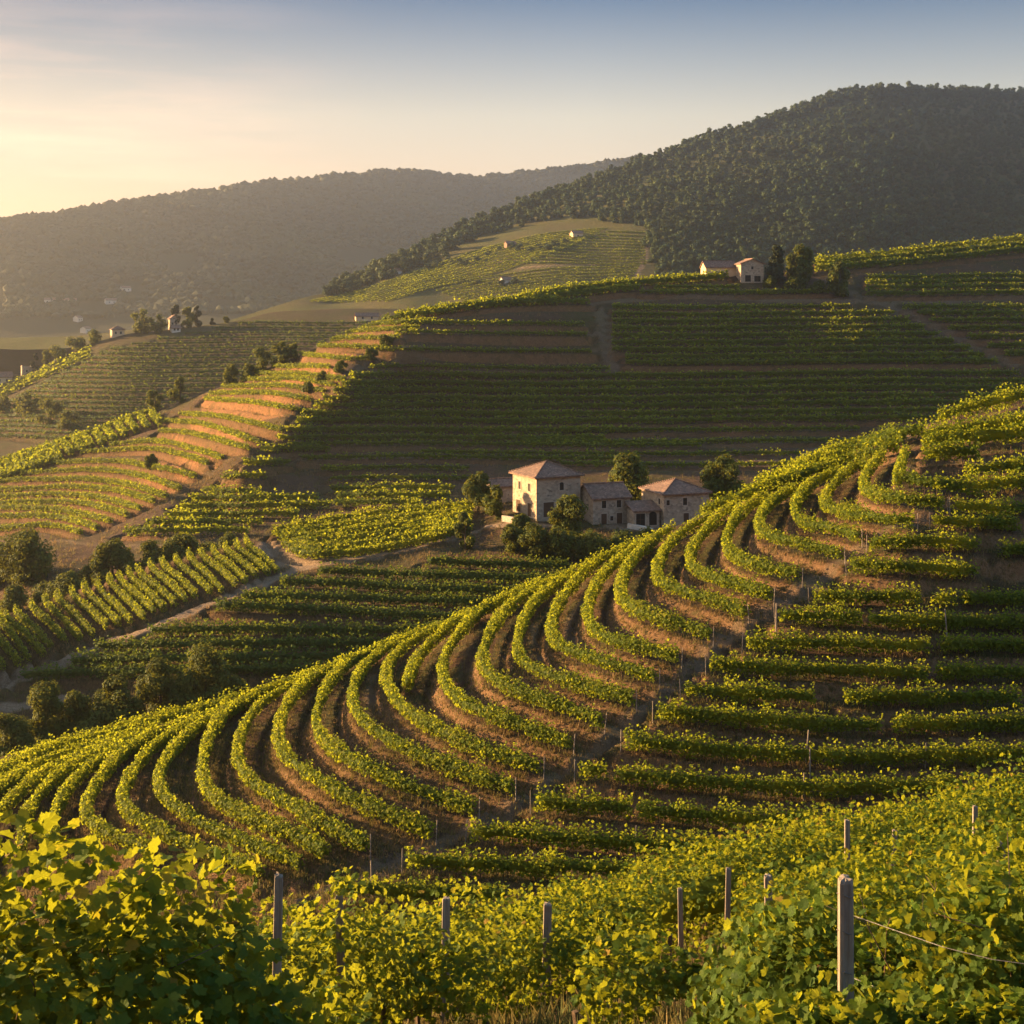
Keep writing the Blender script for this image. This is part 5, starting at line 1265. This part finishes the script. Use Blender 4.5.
# stone tower house: the corner nearest the viewer is the local origin
house('stone_house', at(536.5, 519, 222), RZ, 8.1, 8.0, 6.5, 'hip', 2.05, 'square two-storey stone house with a low red pyramid roof, left end of the farm',
      [Fo(4.6, 4.3, 0.75, 0.95, arch=True), Fo(2.2, 0.2, 1.9, 2.3, 'door'), Fo(6.6, 0.4, 0.9, 1.5),
       Lo(2.4, 4.1, 0.75, 1.25), Lo(5.6, 4.1, 0.75, 1.25), Lo(2.3, 0.1, 1.15, 2.1, 'door'), Lo(6.0, 0.4, 1.5, 1.9, 'door')], over=0.55, chimney=None)
house('farm_building', at(593, 526, 222.5), R(20), 6.5, 6.6, 4.3, 'gable_x', 1.75, 'low two-storey stone farm building with a tiled gable roof, middle of the farm',
      [Fo(1.9, 2.75, 0.75, 1.15), Fo(4.5, 2.75, 0.75, 1.15), Fo(1.9, 0.1, 0.95, 1.75, 'door'), Fo(3.25, 0.7, 0.5, 0.7), Fo(4.6, 0.1, 0.95, 1.75, 'door')], over=0.3)
house('barn', at(664, 527, 221.5), R(20), 8.0, 8.2, 5.1, 'hip', 1.9, 'stone barn with a hipped tiled roof at the right end of the farm',
      [Fo(3.7, 3.3, 0.7, 1.15), Fo(3.9, 0.4, 0.95, 1.6, 'door'), Lo(1.6, 3.4, 0.7, 0.9), Fo(0.7, 3.4, 0.55, 0.8)], over=0.4)
house('shed', at(634, 526, 221.0), R(16), 4.3, 3.2, 2.3, 'shed', 1.2, 'small lean-to shed with open dark doorways between farm building and barn',
      [Fo(1.1, 0.0, 1.5, 1.9, 'window'), Fo(3.2, 0.0, 1.3, 1.6, 'window', True)], over=0.3)
house('outhouse', at(492, 500, 238), R(20), 5.0, 4.0, 2.2, 'gable_x', 0.9, 'low red-roofed outhouse half hidden behind the bushes left of the tower house', [], over=0.3)
def wall_run(name, pts, h, th, mat, label):
    m = MB()
    for a, b_ in zip(pts[:-1], pts[1:]):
        a, b_ = np.array(a), np.array(b_); d = b_ - a; d[2] = 0; d /= np.linalg.norm(d); s = np.array([-d[1], d[0], 0]) * th / 2
        m.add([a - s - (0, 0, .8), b_ - s - (0, 0, .8), b_ + s - (0, 0, .8), a + s - (0, 0, .8), a - s + (0, 0, h), b_ - s + (0, 0, h), b_ + s + (0, 0, h), a + s + (0, 0, h)],
              [(0, 3, 2, 1), (4, 5, 6, 7), (0, 1, 5, 4), (1, 2, 6, 5), (2, 3, 7, 6), (3, 0, 4, 7)])
    return tag(m.build(name, mat), label, 'wall')
wall_run('garden_wall', [VA.pt(503, 522) , VA.pt(514, 524), VA.pt(528, 526)], 0.9, 0.5, M['rockm'], 'low stone garden wall at the left foot of the tower house')
wall_run('terrace_wall', [VA.pt(628, 528), VA.pt(640, 530), VA.pt(652, 533)], 0.7, 0.6, M['white'], 'pale low wall in front of the shed and barn')
# hilltop house
YH = float(MI.Y(740, 283))
house('hilltop_house', at(741, 282, YH), R(8), 7.2, 7.0, 5.6, 'gable_y', 1.35, 'tall stone house with a gable front on the hilltop, beside dark trees', [Fo(3.6, 3.9, 0.7, 0.9), Fo(2.2, 0.1, 1.8, 2.0), Fo(5.2, 0.1, 2.0, 1.8), Lo(3.0, 3.6, 0.8, 1.2)], over=0.4)
house('hilltop_wing', at(706, 277, YH + 4), R(8), 9.6, 6.0, 3.0, 'gable_x', 1.9, 'long low wing with a red roof left of the tall hilltop house', [Lo(3.0, 1.0, 0.8, 1.1), Fo(4.8, 0.8, 0.8, 1.1)], over=0.35, wall='cream')
# hazy ridge houses
def ridge_house(name, px, py, Y, w, d, h, roof, rh, lab, wall='cream', rz=25, ops=None, L=None):
    loc = L.pt(px, py) if L is not None else at(px, py, Y)
    return house(name, loc, R(rz), w, d, h, roof, rh, lab, ops if ops is not None else [Fo(w * .3, h * .5, .9, 1.2), Fo(w * .7, h * .5, .9, 1.2)], over=0.5, wall=wall)
ridge_house('ridge_house', 112, 337, 0, 6.5, 6.0, 4.6, 'hip', 1.8, 'small cream house with a dark red roof on the hazy side ridge', L=RI)
ridge_house('ridge_tower_house', 170, 331, 0, 4.6, 5.0, 6.5, 'gable_y', 1.8, 'tall narrow brick house among hazy ridge trees', wall='stone', L=RI)
ridge_house('ridge_cottage', 172, 333, 0, 4.5, 4.0, 2.6, 'gable_x', 1.2, 'tiny white cottage before the tall narrow ridge house', wall='white', L=RI)
ridge_house('ruined_tower', 22, 374, 0, 8.0, 6.0, 3.6, 'flat', 0.2, 'hazy square ruin without a roof on the left edge of the side ridge', wall='stone', L=RI)
ridge_house('roadside_house', -6, 384, 0, 9.0, 7.0, 5.0, 'gable_x', 2.2, 'hazy house with a long roof cut by the left edge', wall='cream', L=RI)
ridge_house('long_house', 356, 321, 0, 12.0, 6.0, 2.8, 'gable_x', 1.6, 'long low pinkish house on the ridge behind the lit rows', wall='cream', rz=12, L=RI)
G = 'white houses in the hazy valley'
for i, (px, py, w, lab) in enumerate([(44, 303, 15, 'hazy white house at the left of the upper row in the valley'), (63, 303, 18, 'hazy white long house second in the upper valley row'), (106, 303, 16, 'hazy white house above the small cream ridge house'), (122, 293, 14, 'highest hazy white house on the far slope'), (8, 347, 10, 'hazy white house low at the left edge of the valley'), (22, 346, 11, 'hazy pale house beside the low valley house'), (78, 322, 9, 'small hazy house by the valley road'), (86, 334, 12, 'hazy pinkish house just over the ridge edge')]):
    house('valley_house', FL.pt(px, py), R(15 + 8 * i), w, 9, 6, 'gable_x', 2.6, lab, [Fo(w * .3, 2.5, 1.2, 1.5), Fo(w * .7, 2.5, 1.2, 1.5)], wall='white', group=G)
for i, (px, py, w, wl_, lab) in enumerate([(392, 276, 9, 'white', 'small pale house at the edge of the far wood'), (507, 250, 8, 'tile', 'small orange shack in the far sunlit vineyard'), (573, 238, 9, 'cream', 'small pinkish house near the top of the far vineyard'), (503, 285, 10, 'white', 'white house low in the far vineyard above the lit crest rows')]):
    house('vineyard_house', FH.pt(px, py), R(20), w, 7, 4.5, 'gable_x', 2.0, lab, [Fo(w * .5, 1.5, 1.2, 1.5)], wall=wl_, group='small houses in the far vineyard')
